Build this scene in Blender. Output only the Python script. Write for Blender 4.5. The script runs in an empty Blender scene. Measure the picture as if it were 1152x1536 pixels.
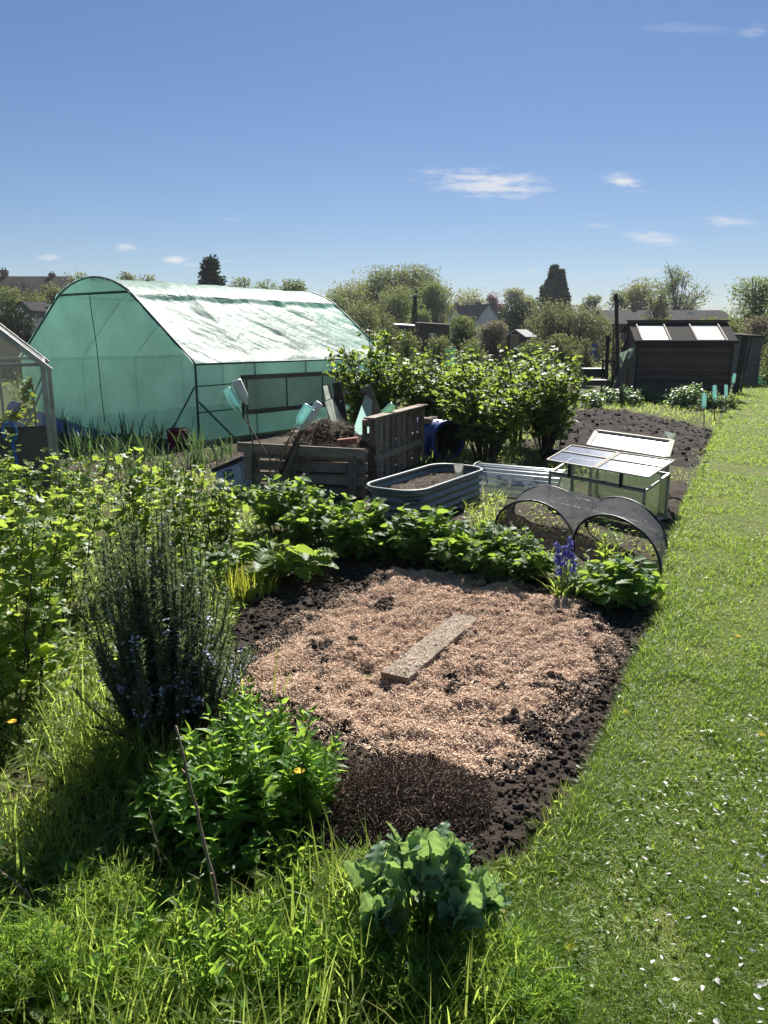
import bpy, math
import numpy as np
from math import radians, sin, cos, pi, atan, tan
from mathutils import Vector, Matrix

RG = np.random.default_rng(11)
SC = bpy.context.scene
COL = SC.collection
U = lambda a, b, n=None: RG.uniform(a, b, n)

# ------------------------------------------------------------------ camera maths
F, CX, CY, HZ, CH = 1154.0, 576.0, 768.0, 505.0, 1.6
TH = atan((CY - HZ) / F)
FW = np.array([0, cos(TH), -sin(TH)]); UP = np.array([0, sin(TH), cos(TH)]); RT = np.array([1.0, 0, 0])
CAM = np.array([0, 0, CH])
def ray(px, py): return FW + RT * (px - CX) / F + UP * (CY - py) / F
def G(px, py, z=0.0):
    d = ray(px, py); return CAM + d * (z - CH) / d[2]
def P(px, py, Y):
    d = ray(px, py); return CAM + d * Y / d[1]
def G2(pts, z=0.0): return np.array([G(*p, z)[:2] for p in pts])
def nrm(a): return a / np.maximum(np.linalg.norm(a, axis=-1, keepdims=True), 1e-9)

# ------------------------------------------------------------------ noise
def _h(i, j, s):
    n = np.sin(i * 127.1 + j * 311.7 + s * 74.7) * 43758.5453
    return n - np.floor(n)
def vn(x, y, s=0):
    i, j = np.floor(x), np.floor(y); u, v = x - i, y - j
    u = u * u * (3 - 2 * u); v = v * v * (3 - 2 * v)
    return (_h(i, j, s) * (1 - u) + _h(i + 1, j, s) * u) * (1 - v) + (_h(i, j + 1, s) * (1 - u) + _h(i + 1, j + 1, s) * u) * v
def fbm(x, y, s=0, o=4):
    r, a, t = 0, 1, 0
    for k in range(o):
        r = r + a * vn(x * 2 ** k, y * 2 ** k, s + k * 3.1); t += a; a *= .5
    return r / t
def smooth(x): x = np.clip(x, 0, 1); return x * x * (3 - 2 * x)
def polyd(Q, poly):
    Q = np.asarray(Q); x, y = Q[:, 0], Q[:, 1]; n = len(poly); ins = np.zeros(len(Q), bool); dm = np.full(len(Q), 1e9)
    for k in range(n):
        a, b = poly[k], poly[(k + 1) % n]; e = b - a
        t = np.clip(((x - a[0]) * e[0] + (y - a[1]) * e[1]) / (e @ e + 1e-12), 0, 1)
        dm = np.minimum(dm, np.hypot(x - a[0] - t * e[0], y - a[1] - t * e[1]))
        c = (a[1] > y) != (b[1] > y)
        with np.errstate(divide='ignore', invalid='ignore'):
            xi = a[0] + (y - a[1]) * e[0] / (e[1] if abs(e[1]) > 1e-12 else 1e-12)
        ins ^= c & (x < xi)
    return np.where(ins, dm, -dm)

# ------------------------------------------------------------------ mesh builder
class MB:
    def __init__(s): s.v = []; s.f = []; s.r = []; s.n = 0
    def add(s, V, Fc, mi=0, r=0.5):
        V = np.asarray(V, float).reshape(-1, 3)
        if not isinstance(Fc, list): Fc = [Fc]
        for f in Fc:
            f = np.asarray(f, int)
            if f.size: s.f.append((f.reshape(-1, f.shape[-1]) + s.n, mi))
        s.v.append(V); s.r.append(np.broadcast_to(np.asarray(r, float), (len(V),))); s.n += len(V)
        return s
    def build(s, name, mats, parent=None, smooth=False, bev=0, solid=0):
        V = np.concatenate(s.v) if s.v else np.zeros((0, 3))
        p, off = parent, np.zeros(3)
        while p is not None: off = off + np.array(p.location); p = p.parent
        V = V - off
        me = bpy.data.meshes.new(name)
        me.vertices.add(len(V)); me.vertices.foreach_set('co', V.ravel().astype(np.float32))
        lt = np.concatenate([np.full(len(f), f.shape[1]) for f, _ in s.f]); li = np.concatenate([f.ravel() for f, _ in s.f])
        mi = np.concatenate([np.full(len(f), m) for f, m in s.f])
        me.loops.add(len(li)); me.loops.foreach_set('vertex_index', li.astype(np.int32))
        me.polygons.add(len(lt)); me.polygons.foreach_set('loop_start', (np.cumsum(lt) - lt).astype(np.int32))
        me.polygons.foreach_set('loop_total', lt.astype(np.int32))
        me.polygons.foreach_set('material_index', mi.astype(np.int32))
        me.polygons.foreach_set('use_smooth', np.full(len(lt), smooth))
        at = me.attributes.new('rnd', 'FLOAT', 'POINT'); at.data.foreach_set('value', np.concatenate(s.r).astype(np.float32))
        me.update(calc_edges=True); me.validate()
        for m in (mats if isinstance(mats, (list, tuple)) else [mats]): me.materials.append(m)
        o = bpy.data.objects.new(name, me); COL.objects.link(o)
        if parent is not None: o.parent = parent
        if solid: m = o.modifiers.new('solid', 'SOLIDIFY'); m.thickness = solid; m.offset = 0
        if bev: m = o.modifiers.new('bevel', 'BEVEL'); m.width = bev; m.segments = 2; m.limit_method = 'ANGLE'
        return o
def tag(o, label=None, cat=None, group=None, kind=None):
    if label: o['label'] = label
    if cat: o['category'] = cat
    if group: o['group'] = group
    if kind: o['kind'] = kind
    return o
def thing(name, label, cat, loc, group=None):
    o = bpy.data.objects.new(name, None); COL.objects.link(o); o.location = [float(x) for x in loc]; o.empty_display_size = .1
    return tag(o, label, cat, group)
def copy_tree(o, parent=None):
    c = o.copy(); COL.objects.link(c)
    if parent is not None: c.parent = parent
    for ch in list(o.children): copy_tree(ch, c)
    return c

# shapes
BF = np.array([[0, 3, 2, 1], [4, 5, 6, 7], [0, 1, 5, 4], [1, 2, 6, 5], [2, 3, 7, 6], [3, 0, 4, 7]])
BV = np.array([[-1, -1, -1], [1, -1, -1], [1, 1, -1], [-1, 1, -1], [-1, -1, 1], [1, -1, 1], [1, 1, 1], [-1, 1, 1]]) * .5
def box(mb, c, size, x=(1, 0, 0), y=(0, 1, 0), mi=0, r=None):
    x = nrm(np.array(x, float)); z = nrm(np.cross(x, np.array(y, float))); y = np.cross(z, x)
    M = np.stack([x, y, z]); mb.add(np.array(c) + (BV * np.array(size)) @ M, BF, mi, U(0, 1) if r is None else r)
def beam(mb, p, q, w, t, up=(0, 0, 1), mi=0, r=None):
    p, q = np.array(p, float), np.array(q, float); d = q - p; L = np.linalg.norm(d); x = d / L
    up = np.array(up, float); y = np.cross(up, x)
    if np.linalg.norm(y) < 1e-4: y = np.cross([1, 0, 0], x)
    box(mb, (p + q) / 2, (L, w, t), x, nrm(y), mi, r)
def tube(mb, pts, r, k=6, cap=True, mi=0, rnd=.5):
    pts = np.asarray(pts, float); n = len(pts); rr = np.broadcast_to(np.asarray(r, float), (n,))
    t = nrm(np.gradient(pts, axis=0)); ref = np.array([0, 0, 1.0]) if abs(t[0][2]) < .9 else np.array([1.0, 0, 0])
    x = nrm(np.cross(t, ref)); y = np.cross(t, x); a = np.arange(k) * 2 * pi / k
    V = pts[:, None] + (x[:, None] * np.cos(a)[None, :, None] + y[:, None] * np.sin(a)[None, :, None]) * rr[:, None, None]
    i = np.arange(n - 1)[:, None] * k; j = np.arange(k)[None]; j2 = (j + 1) % k
    f = np.stack([i + j, i + j2, i + k + j2, i + k + j], -1).reshape(-1, 4)
    fs = [f]
    if cap: fs += [np.arange(k)[None, ::-1], (np.arange(k) + (n - 1) * k)[None]]
    mb.add(V.reshape(-1, 3), fs, mi, rnd)
def grid(mb, Pt, mi=0, r=.5, flip=False):
    h, w = Pt.shape[:2]; i = np.arange(h - 1)[:, None] * w; j = np.arange(w - 1)[None]
    f = np.stack([i + j, i + j + 1, i + w + j + 1, i + w + j], -1).reshape(-1, 4)
    mb.add(Pt.reshape(-1, 3), f[:, ::-1] if flip else f, mi, r)
def lathe(mb, prof, c, axis=(0, 0, 1), k=14, mi=0, rnd=.5):
    ax = nrm(np.array(axis, float)); ref = np.array([1.0, 0, 0]) if abs(ax[0]) < .9 else np.array([0, 1.0, 0])
    x = nrm(np.cross(ax, ref)); y = np.cross(ax, x); a = np.arange(k) * 2 * pi / k
    V = np.array([np.array(c) + ax * z + (x * np.cos(a)[:, None] + y * np.sin(a)[:, None]) * r for r, z in prof])
    n = len(prof); i = np.arange(n - 1)[:, None] * k; j = np.arange(k)[None]; j2 = (j + 1) % k
    mb.add(V.reshape(-1, 3), np.stack([i + j, i + j2, i + k + j2, i + k + j], -1).reshape(-1, 4), mi, rnd)

# leaf templates: length along y (0..1), width along x (-.5...5), up z
def rows(ys, hw, fold=.22, droop=.22):
    V = []; Fq = []
    for y, w in zip(ys, hw):
        dz = -droop * y * y
        V += [[-w, y - (w * .15), dz + fold * w], [0, y, dz], [w, y - (w * .15), dz + fold * w]]
    for k in range(len(ys) - 1):
        a = k * 3; Fq += [[a, a + 1, a + 4, a + 3], [a + 1, a + 2, a + 5, a + 4]]
    return np.array(V), np.array(Fq)
T_OVAL = rows([0, .2, .5, .8, 1], [.03, .36, .48, .28, .01])
T_LANCE = rows([0, .3, .65, 1], [.06, .5, .36, .01], .3, .3)
T_SERR = rows([0, .08, .2, .26, .42, .48, .64, .69, .84, .88, 1], [.02, .3, .42, .36, .5, .4, .44, .32, .3, .2, .01], .25, .25)
T_POPPY = rows([0, .08, .2, .27, .38, .46, .57, .65, .76, .84, 1], [.06, .3, .24, .46, .32, .55, .36, .5, .28, .34, .02], .35, .38)
def lobed_leaf(nl=5, rows_=34):
    y = np.linspace(0, 1, rows_); env = .05 + .5 * np.sin(np.clip(y, 0, 1) ** .8 * pi) ** .75; lob = .68 + .32 * np.abs(np.sin(y * pi * nl)) ** .7 - .05 * (np.arange(rows_) % 2); w = env * np.where((y > .08) & (y < .95), lob, .9); w[-1] = .01
    cx = np.array([-1, -.72, -.4, -.12, 0, .12, .4, .72, 1.]); X = cx[None] * w[:, None]; Y = y[:, None] - .18 * np.abs(X) * (1 - y[:, None]); Z = .32 * np.abs(X) ** 1.3 - .33 * y[:, None] ** 2 + .035 * np.sin(y[:, None] * 2 * pi * nl + 1) * np.abs(cx[None]) ** 2 - .02 * (np.abs(cx[None]) < .05)
    n = len(cx); a = np.arange(rows_ - 1)[:, None] * n; b = np.arange(n - 1)[None]
    return np.stack([X, Y, Z], -1).reshape(-1, 3), np.stack([a + b, a + b + 1, a + n + b + 1, a + n + b], -1).reshape(-1, 4)
T_POP2 = lobed_leaf()
def fan(ang, rad, c=(0, .42), cup=.12):
    V = [[c[0], c[1], 0]]
    for a, q in zip(ang, rad):
        a = radians(a); x, y = c[0] + sin(a) * q, c[1] + cos(a) * q
        V.append([x, y, cup * q * (1 if abs(sin(a)) > .3 else -.6) + .05 * sin(5 * a)])
    n = len(ang)
    return np.array(V), np.array([[0, k + 1, (k + 1) % n + 1] for k in range(n)])
T_LOBE = fan([0, 14, 28, 42, 58, 74, 92, 112, 140, 166, 180, 194, 220, 248, 268, 286, 302, 318, 332, 346],
             [.58, .5, .36, .46, .56, .48, .36, .44, .5, .46, .36, .46, .5, .44, .36, .48, .56, .46, .36, .5])
T_QUAD = (np.array([[0, 0, 0], [.5, .5, .14], [0, 1, -.1], [-.5, .5, .14]]), np.array([[0, 1, 2, 3]]))
T_NEED = (np.array([[-.5, 0, 0], [.5, 0, 0], [.4, .6, 0], [0, 1, -.06], [-.4, .6, 0]]), np.array([[0, 1, 2, 3, 4]]))
def inst(mb, T, pos, d, n, sl, sw, r=None, mi=0):
    N = len(pos)
    if N == 0: return
    TV, TF = T; y = nrm(d); x = np.cross(y, n); x = nrm(np.where(np.linalg.norm(x, axis=1, keepdims=True) < 1e-5, [[1., 0, 0]], x)); z = np.cross(x, y)
    sl = np.broadcast_to(sl, (N,))[:, None, None]; sw = np.broadcast_to(sw, (N,))[:, None, None]
    V = pos[:, None] + x[:, None] * TV[None, :, :1] * sw + y[:, None] * TV[None, :, 1:2] * sl + z[:, None] * TV[None, :, 2:] * sl
    k = len(TV); f = (TF[None] + (np.arange(N) * k)[:, None, None]).reshape(-1, TF.shape[1])
    rr = np.repeat(U(0, 1, N) if r is None else np.broadcast_to(r, (N,)), k)
    mb.add(V.reshape(-1, 3), f, mi, rr)
def blades(mb, Pt, L, W, a0, a1, seg=3, az=None, r=None, mi=0):
    N = len(Pt); az = U(0, 2 * pi, N) if az is None else az
    h = np.stack([np.cos(az), np.sin(az), 0 * az], 1); sd = np.stack([-np.sin(az), np.cos(az), 0 * az], 1)
    tw = U(-.6, .6, N)[:, None]; sd = nrm(sd + h * tw)
    L = np.broadcast_to(L, (N,)); W = np.broadcast_to(W, (N,)); a0 = np.broadcast_to(a0, (N,)); a1 = np.broadcast_to(a1, (N,))
    p = np.array(Pt, float); V = []
    for k in range(seg + 1):
        t = k / seg
        if k < seg:
            w = (W * (1 - t) ** .6 * (.6 if k == 0 else 1))[:, None] * .5; V += [p - sd * w, p + sd * w]
        else: V += [p]
        a = a0 + (a1 - a0) * (t + .5 / seg)
        p = p + (h * np.sin(a)[:, None] + np.array([0, 0, 1]) * np.cos(a)[:, None]) * (L / seg)[:, None]
    k = 2 * seg + 1; V = np.stack(V, 1); o = (np.arange(N) * k)[:, None]
    fq = np.concatenate([o + np.array([[2 * i, 2 * i + 1, 2 * i + 3, 2 * i + 2]]) for i in range(seg - 1)]) if seg > 1 else np.zeros((0, 4), int)
    ft = o + np.array([[2 * seg - 2, 2 * seg - 1, 2 * seg]])
    mb.add(V.reshape(-1, 3), [fq, ft], mi, np.repeat(U(0, 1, N) if r is None else r, k))
_t = (1 + 5 ** .5) / 2
ICV = nrm(np.array([[-1, _t, 0], [1, _t, 0], [-1, -_t, 0], [1, -_t, 0], [0, -1, _t], [0, 1, _t], [0, -1, -_t], [0, 1, -_t], [_t, 0, -1], [_t, 0, 1], [-_t, 0, -1], [-_t, 0, 1]]))
ICF = np.array([[0, 11, 5], [0, 5, 1], [0, 1, 7], [0, 7, 10], [0, 10, 11], [1, 5, 9], [5, 11, 4], [11, 10, 2], [10, 7, 6], [7, 1, 8], [3, 9, 4], [3, 4, 2], [3, 2, 6], [3, 6, 8], [3, 8, 9], [4, 9, 5], [2, 4, 11], [6, 2, 10], [8, 6, 7], [9, 8, 1]])
def _sub(V, Fc):
    V = list(map(tuple, V)); m = {}; out = []
    def mid(a, b):
        k = (min(a, b), max(a, b))
        if k not in m: V.append(tuple(nrm((np.array(V[a]) + np.array(V[b])) / 2))); m[k] = len(V) - 1
        return m[k]
    for a, b, c in Fc: d, e, f = mid(a, b), mid(b, c), mid(c, a); out += [[a, d, f], [d, b, e], [f, e, c], [d, e, f]]
    return np.array(V), np.array(out)
IC1 = _sub(ICV, ICF)
def clods(mb, pos, s, squash=.75, rough=.35, T=None):
    V, Fc = T or IC1; N, k = len(pos), len(V)
    q = nrm(RG.normal(size=(N, 4))); w, x, y, z = q.T
    M = np.stack([1 - 2 * (y * y + z * z), 2 * (x * y - z * w), 2 * (x * z + y * w), 2 * (x * y + z * w), 1 - 2 * (x * x + z * z), 2 * (y * z - x * w), 2 * (x * z - y * w), 2 * (y * z + x * w), 1 - 2 * (x * x + y * y)], 1).reshape(N, 3, 3)
    W = V[None] * (1 + rough * RG.normal(size=(N, k, 1)).clip(-1.5, 1.5) * .5) * U(.7, 1.3, (N, 1, 3))
    W = np.einsum('nij,nkj->nki', M, W) * np.broadcast_to(s, (N,))[:, None, None]; W[..., 2] *= squash
    mb.add((W + pos[:, None]).reshape(-1, 3), (Fc[None] + (np.arange(N) * k)[:, None, None]).reshape(-1, 3), 0, np.repeat(U(0, 1, N), k))

# ------------------------------------------------------------------ materials
def newmat(name):
    m = bpy.data.materials.new(name); m.use_nodes = True; nt = m.node_tree; nt.nodes.clear()
    out = nt.nodes.new('ShaderNodeOutputMaterial'); return m, nt, out
def N(nt, t, **kw):
    n = nt.nodes.new('ShaderNode' + t)
    for k, v in kw.items():
        if k.startswith('_'): setattr(n, k[1:], v)
        else: n.inputs[k.replace('__', ' ')].default_value = v
    return n
def c4(c): return (c[0], c[1], c[2], 1)
def mixc(nt, fac, a, b):
    m = nt.nodes.new('ShaderNodeMix'); m.data_type = 'RGBA'
    for s, v in ((0, fac), (6, a), (7, b)):
        if hasattr(v, 'links') or hasattr(v, 'is_linked'): nt.links.new(v, m.inputs[s])
        elif s == 0: m.inputs[0].default_value = v
        else: m.inputs[s].default_value = c4(v)
    return m.outputs[2]
def ramp(nt, src, a, b):
    m = N(nt, 'MapRange'); m.inputs['From Min'].default_value = a; m.inputs['From Max'].default_value = b
    nt.links.new(src, m.inputs['Value']); return m.outputs[0]
def noise(nt, scale, detail=5, rough=.6, vec=None, sc=None):
    if vec is None: vec = N(nt, 'TexCoord').outputs['Object']
    if sc is not None:
        mp = N(nt, 'Mapping'); mp.inputs['Scale'].default_value = sc; nt.links.new(vec, mp.inputs[0]); vec = mp.outputs[0]
    n = N(nt, 'TexNoise', Scale=scale, Detail=detail, Roughness=rough); nt.links.new(vec, n.inputs['Vector']); return n.outputs[0]
def attr(nt, name='rnd'):
    a = nt.nodes.new('ShaderNodeAttribute'); a.attribute_name = name; return a.outputs['Fac']
def bump(nt, h, strength=.5, dist=.01):
    b = N(nt, 'Bump', Strength=strength, Distance=dist); nt.links.new(h, b.inputs['Height']); return b.outputs[0]
def pm(name, c1, c2=None, scale=8, rough=.7, bs=.4, bd=.004, sc=None, spec=.4, metal=0, rnd=0, coat=0, c3=None):
    """Principled with two noise-mixed colours, roughness variation and bump; rnd darkens/lightens by the per-piece random value."""
    m, nt, out = newmat(name); c2 = c2 or [x * .6 for x in c1]
    n1 = noise(nt, scale, sc=sc); n2 = noise(nt, scale * 6, sc=sc)
    col = mixc(nt, ramp(nt, n1, .35, .68), c1, c2)
    if c3: col = mixc(nt, ramp(nt, n2, .55, .75), col, c3)
    if rnd:
        h = N(nt, 'HueSaturation'); nt.links.new(col, h.inputs['Color']); nt.links.new(ramp(nt, attr(nt), -1, 1) if False else _mr(nt, attr(nt), 1 - rnd, 1 + rnd), h.inputs['Value']); col = h.outputs[0]
    p = N(nt, 'BsdfPrincipled', Roughness=rough, Metallic=metal); p.inputs['Specular IOR Level'].default_value = spec; p.inputs['Coat Weight'].default_value = coat
    nt.links.new(col, p.inputs['Base Color']); nt.links.new(_mr(nt, n2, rough - .12, min(1, rough + .12)), p.inputs['Roughness'])
    if bs: nt.links.new(bump(nt, n2, bs, bd), p.inputs['Normal'])
    nt.links.new(p.outputs[0], out.inputs[0]); return m
def _mr(nt, src, lo, hi):
    m = N(nt, 'MapRange'); m.inputs['To Min'].default_value = lo; m.inputs['To Max'].default_value = hi; nt.links.new(src, m.inputs['Value']); return m.outputs[0]
def leafm(name, c1, c2, tc, tf=.45, rough=.45, spec=.4, c3=None, hue=.0):
    m, nt, out = newmat(name); a = attr(nt)
    col = mixc(nt, a, c1, c2)
    if c3: col = mixc(nt, ramp(nt, a, .86, .97), col, c3)
    n = noise(nt, 60, 2); hs = N(nt, 'HueSaturation'); nt.links.new(col, hs.inputs['Color']); nt.links.new(_mr(nt, n, .8, 1.2), hs.inputs['Value'])
    p = N(nt, 'BsdfPrincipled', Roughness=rough); p.inputs['Specular IOR Level'].default_value = spec; nt.links.new(hs.outputs[0], p.inputs['Base Color'])
    t = N(nt, 'BsdfTranslucent'); nt.links.new(mixc(nt, a, [x * .75 for x in tc], tc), t.inputs['Color'])
    x = N(nt, 'MixShader', Fac=tf); nt.links.new(p.outputs[0], x.inputs[1]); nt.links.new(t.outputs[0], x.inputs[2]); nt.links.new(x.outputs[0], out.inputs[0])
    return m
def clearm(name, tint, gloss=.25, rough=.08, body=None, bfac=0.0, bumpsc=0, sc=None, bstr=.3):
    """thin clear sheet: see-through tint + Fresnel-like gloss + a little milky body"""
    m, nt, out = newmat(name)
    tr = N(nt, 'BsdfTransparent', Color=c4(tint)); g = N(nt, 'BsdfGlossy', Roughness=rough)
    f = N(nt, 'LayerWeight', Blend=.45)
    mx = N(nt, 'MixShader'); nt.links.new(_mr(nt, f.outputs['Facing'], gloss * .35, min(1, gloss * 3)), mx.inputs[0])
    last = tr.outputs[0]
    if body:
        d = N(nt, 'BsdfDiffuse', Color=c4(body)); t2 = N(nt, 'BsdfTranslucent', Color=c4(body)); a = N(nt, 'MixShader', Fac=.5)
        nt.links.new(d.outputs[0], a.inputs[1]); nt.links.new(t2.outputs[0], a.inputs[2])
        b = N(nt, 'MixShader'); nt.links.new(_mr(nt, noise(nt, 9), bfac * .4, min(1, bfac * 1.6)), b.inputs[0]); nt.links.new(last, b.inputs[1]); nt.links.new(a.outputs[0], b.inputs[2]); last = b.outputs[0]
    nt.links.new(last, mx.inputs[1]); nt.links.new(g.outputs[0], mx.inputs[2])
    if bumpsc: nt.links.new(bump(nt, noise(nt, bumpsc, sc=sc), bstr, .01), g.inputs['Normal'])
    nt.links.new(mx.outputs[0], out.inputs[0]); return m
SKY_SAT, SUN_E, EXPO, HAZE = 1.13, 5.0, 1.15, .0003
# ------------------------------------------------------------------ palette
def soil_mat(name, a, b, c3=None):
    return pm(name, a, b, 14, .95, 1, .012, spec=.12, c3=c3)
M_SOIL = soil_mat('dark_soil', (.058, .043, .033), (.032, .024, .019), (.085, .066, .05))
M_PLOT = soil_mat('tilled_soil', (.036, .027, .022), (.018, .014, .012), (.06, .046, .037))
M_CLOD = pm('soil_clods', (.062, .046, .036), (.034, .025, .02), 40, .95, .8, .004, spec=.12, rnd=.45)
M_MULCH = pm('wood_mulch', (.48, .33, .215), (.31, .20, .12), 22, .9, 1, .012, spec=.15, c3=(.12, .065, .04))
M_CHIP = pm('wood_shavings', (.70, .52, .38), (.50, .35, .24), 30, .8, .2, .002, spec=.25, rnd=.5)
M_GROUND = pm('rough_ground', (.070, .062, .030), (.05, .075, .018), 3.0, .95, .9, .02, spec=.1, c3=(.10, .085, .05))
M_LAWN = pm('lawn_turf', (.085, .12, .024), (.12, .125, .04), 2.2, .95, .9, .012, spec=.1, c3=(.035, .05, .014))
M_GRASS = leafm('grass_blades', (.07, .145, .018), (.135, .205, .032), (.48, .66, .08), .48, .42, .32, c3=(.36, .33, .17))
M_WILD = leafm('wild_grass', (.065, .125, .018), (.15, .22, .04), (.54, .68, .13), .54, .45, .3, c3=(.26, .24, .09))
M_CURR = leafm('currant_leaves', (.05, .115, .018), (.10, .18, .025), (.50, .66, .09), .48, .45, .35)
M_CURRD = leafm('bush_leaves', (.035, .085, .018), (.075, .145, .03), (.44, .60, .08), .44, .48, .24)
M_RASP = leafm('cane_leaves', (.04, .095, .025), (.075, .15, .04), (.40, .60, .08), .44, .52, .18)
M_ROSE = leafm('rosemary_needles', (.055, .08, .045), (.11, .14, .085), (.26, .36, .13), .34, .5, .3)
M_PHLOX = leafm('clump_leaves', (.045, .12, .02), (.08, .18, .03), (.44, .68, .08), .48, .45, .3)
M_POPPY = leafm('poppy_leaves', (.12, .205, .125), (.18, .28, .175), (.38, .58, .15), .38, .5, .35)
M_FERN = leafm('feathery_leaves', (.04, .12, .02), (.08, .19, .03), (.48, .68, .09), .48, .45, .3)
M_BEAN = leafm('bean_leaves', (.10, .17, .085), (.15, .24, .12), (.30, .46, .12), .35, .42, .5)
M_LEEK = leafm('leek_leaves', (.03, .065, .035), (.06, .10, .052), (.16, .28, .08), .3, .4, .35)
M_YEL = leafm('yellow_leaves', (.13, .17, .03), (.18, .21, .04), (.52, .56, .06), .45, .5, .2)
M_HEATH = pm('dead_thyme', (.20, .145, .11), (.11, .08, .06), 30, .95, .3, .003, spec=.15, rnd=.6)
M_STEM = pm('brown_stems', (.075, .05, .03), (.04, .03, .02), 20, .85, .4, .002, rnd=.3)
M_GSTEM = pm('green_stems', (.09, .14, .04), (.06, .10, .03), 20, .6, .2, .002)
M_BARK = pm('bark', (.07, .055, .042), (.035, .028, .022), 6, .95, .8, .02, sc=(1, 1, .3))
M_DRY = pm('dry_stalk', (.24, .19, .12), (.13, .10, .065), 25, .8, .4, .002)
M_CANE = pm('bamboo_cane', (.26, .19, .11), (.14, .10, .06), 15, .65, .4, .002, sc=(1, 1, .3))
M_DCANE = pm('dark_cane', (.10, .08, .06), (.05, .04, .03), 15, .8, .4, .002)
M_WOOD = pm('weathered_wood', (.15, .125, .10), (.075, .062, .05), 7, .9, .7, .004, sc=(.4, .4, 3), rnd=.3)
M_PALLET = pm('pallet_wood', (.27, .22, .17), (.15, .12, .09), 9, .9, .6, .003, rnd=.35, c3=(.06, .05, .04))
M_PLANK = pm('scaffold_plank', (.22, .18, .135), (.13, .10, .075), 12, .88, .7, .003, c3=(.36, .30, .22))
M_DWOOD = pm('dark_board', (.04, .032, .028), (.022, .018, .016), 6, .8, .5, .004, sc=(.5, .5, 4), rnd=.25)
M_BRICK = pm('red_brick', (.30, .115, .08), (.20, .075, .055), 25, .9, .6, .003)
M_GALV = pm('galvanised_green', (.20, .23, .215), (.14, .165, .155), 5, .42, .1, .002, spec=.5, metal=.35)
M_RIM = pm('dark_rubber_rim', (.20, .23, .22), (.12, .14, .13), 10, .5, .1, .002)
M_BLUE = pm('blue_plastic', (.012, .06, .30), (.008, .04, .20), 5, .4, .1, .003, spec=.5)
M_BLUE2 = pm('blue_bucket_plastic', (.01, .15, .62), (.01, .12, .5), 5, .4, 0, .003)
M_PURPLE = pm('magenta_plastic', (.20, .012, .06), (.12, .01, .04), 5, .45, .1, .003)
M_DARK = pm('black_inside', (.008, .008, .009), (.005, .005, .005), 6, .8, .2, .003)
M_BLACKP = pm('black_plastic', (.02, .02, .022), (.012, .012, .012), 9, .5, .2, .003)
M_WHITEP = pm('white_plastic', (.72, .71, .66), (.55, .53, .48), 10, .45, .1, .002)
M_SPADE = pm('blue_spade_plastic', (.05, .20, .42), (.03, .14, .32), 8, .45, .1, .002)
M_ALU = pm('aluminium', (.42, .42, .40), (.26, .26, .25), 6, .45, .2, .002, metal=.6)
M_WFRAME = pm('pale_timber_frame', (.52, .48, .40), (.36, .32, .26), 9, .75, .3, .002)
M_GALVP = pm('green_tube', (.03, .10, .08), (.02, .06, .05), 9, .5, .1, .002)
M_GLASS = clearm('greenhouse_glass', (.90, .95, .92), .16, .05, (.6, .64, .58), .04)
M_LIDG = clearm('cold_frame_lid', (.80, .86, .84), .55, .10, (.82, .84, .84), .9, 5, None, .12)  # clear glass: strong white body paints in the bright sky reflection, besides the gloss
M_FROST = clearm('milky_lid', (.82, .82, .74), .42, .22, (.80, .78, .66), .9, 6, None, .15)
M_POLYC = clearm('corrugated_clear', (.86, .90, .92), .32, .12, (.62, .66, .68), .22)
M_PET = clearm('aqua_plastic_bottle', (.60, .90, .86), .22, .12, (.45, .80, .76), .55, 30, None, .4)
M_PETG = clearm('green_plastic_bottle', (.62, .86, .66), .22, .12, (.42, .68, .5), .5, 30, None, .4)
M_PETC = clearm('clear_plastic', (.86, .9, .86), .2, .12, (.75, .78, .72), .45, 30, None, .4)
M_TURQ = clearm('turquoise_netting', (.3, .8, .7), .08, .4, (.10, .62, .52), .85)
M_FLEECE = clearm('white_fleece', (.95, .95, .95), .05, .6, (.8, .8, .8), .85)
def net_mat():
    m, nt, out = newmat('black_mesh_net'); tc = N(nt, 'TexCoord').outputs['Object']
    vo = N(nt, 'TexVoronoi', Scale=72.0); vo.feature = 'DISTANCE_TO_EDGE'; nt.links.new(tc, vo.inputs['Vector'])
    g = N(nt, 'BsdfDiffuse', Color=(.085, .088, .092, 1))
    tr = N(nt, 'BsdfTransparent'); x = N(nt, 'MixShader')
    nt.links.new(ramp(nt, vo.outputs['Distance'], .36, .12), x.inputs[0]); nt.links.new(tr.outputs[0], x.inputs[1]); nt.links.new(g.outputs[0], x.inputs[2])
    nt.links.new(x.outputs[0], out.inputs[0]); return m
M_NET = net_mat()
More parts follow.
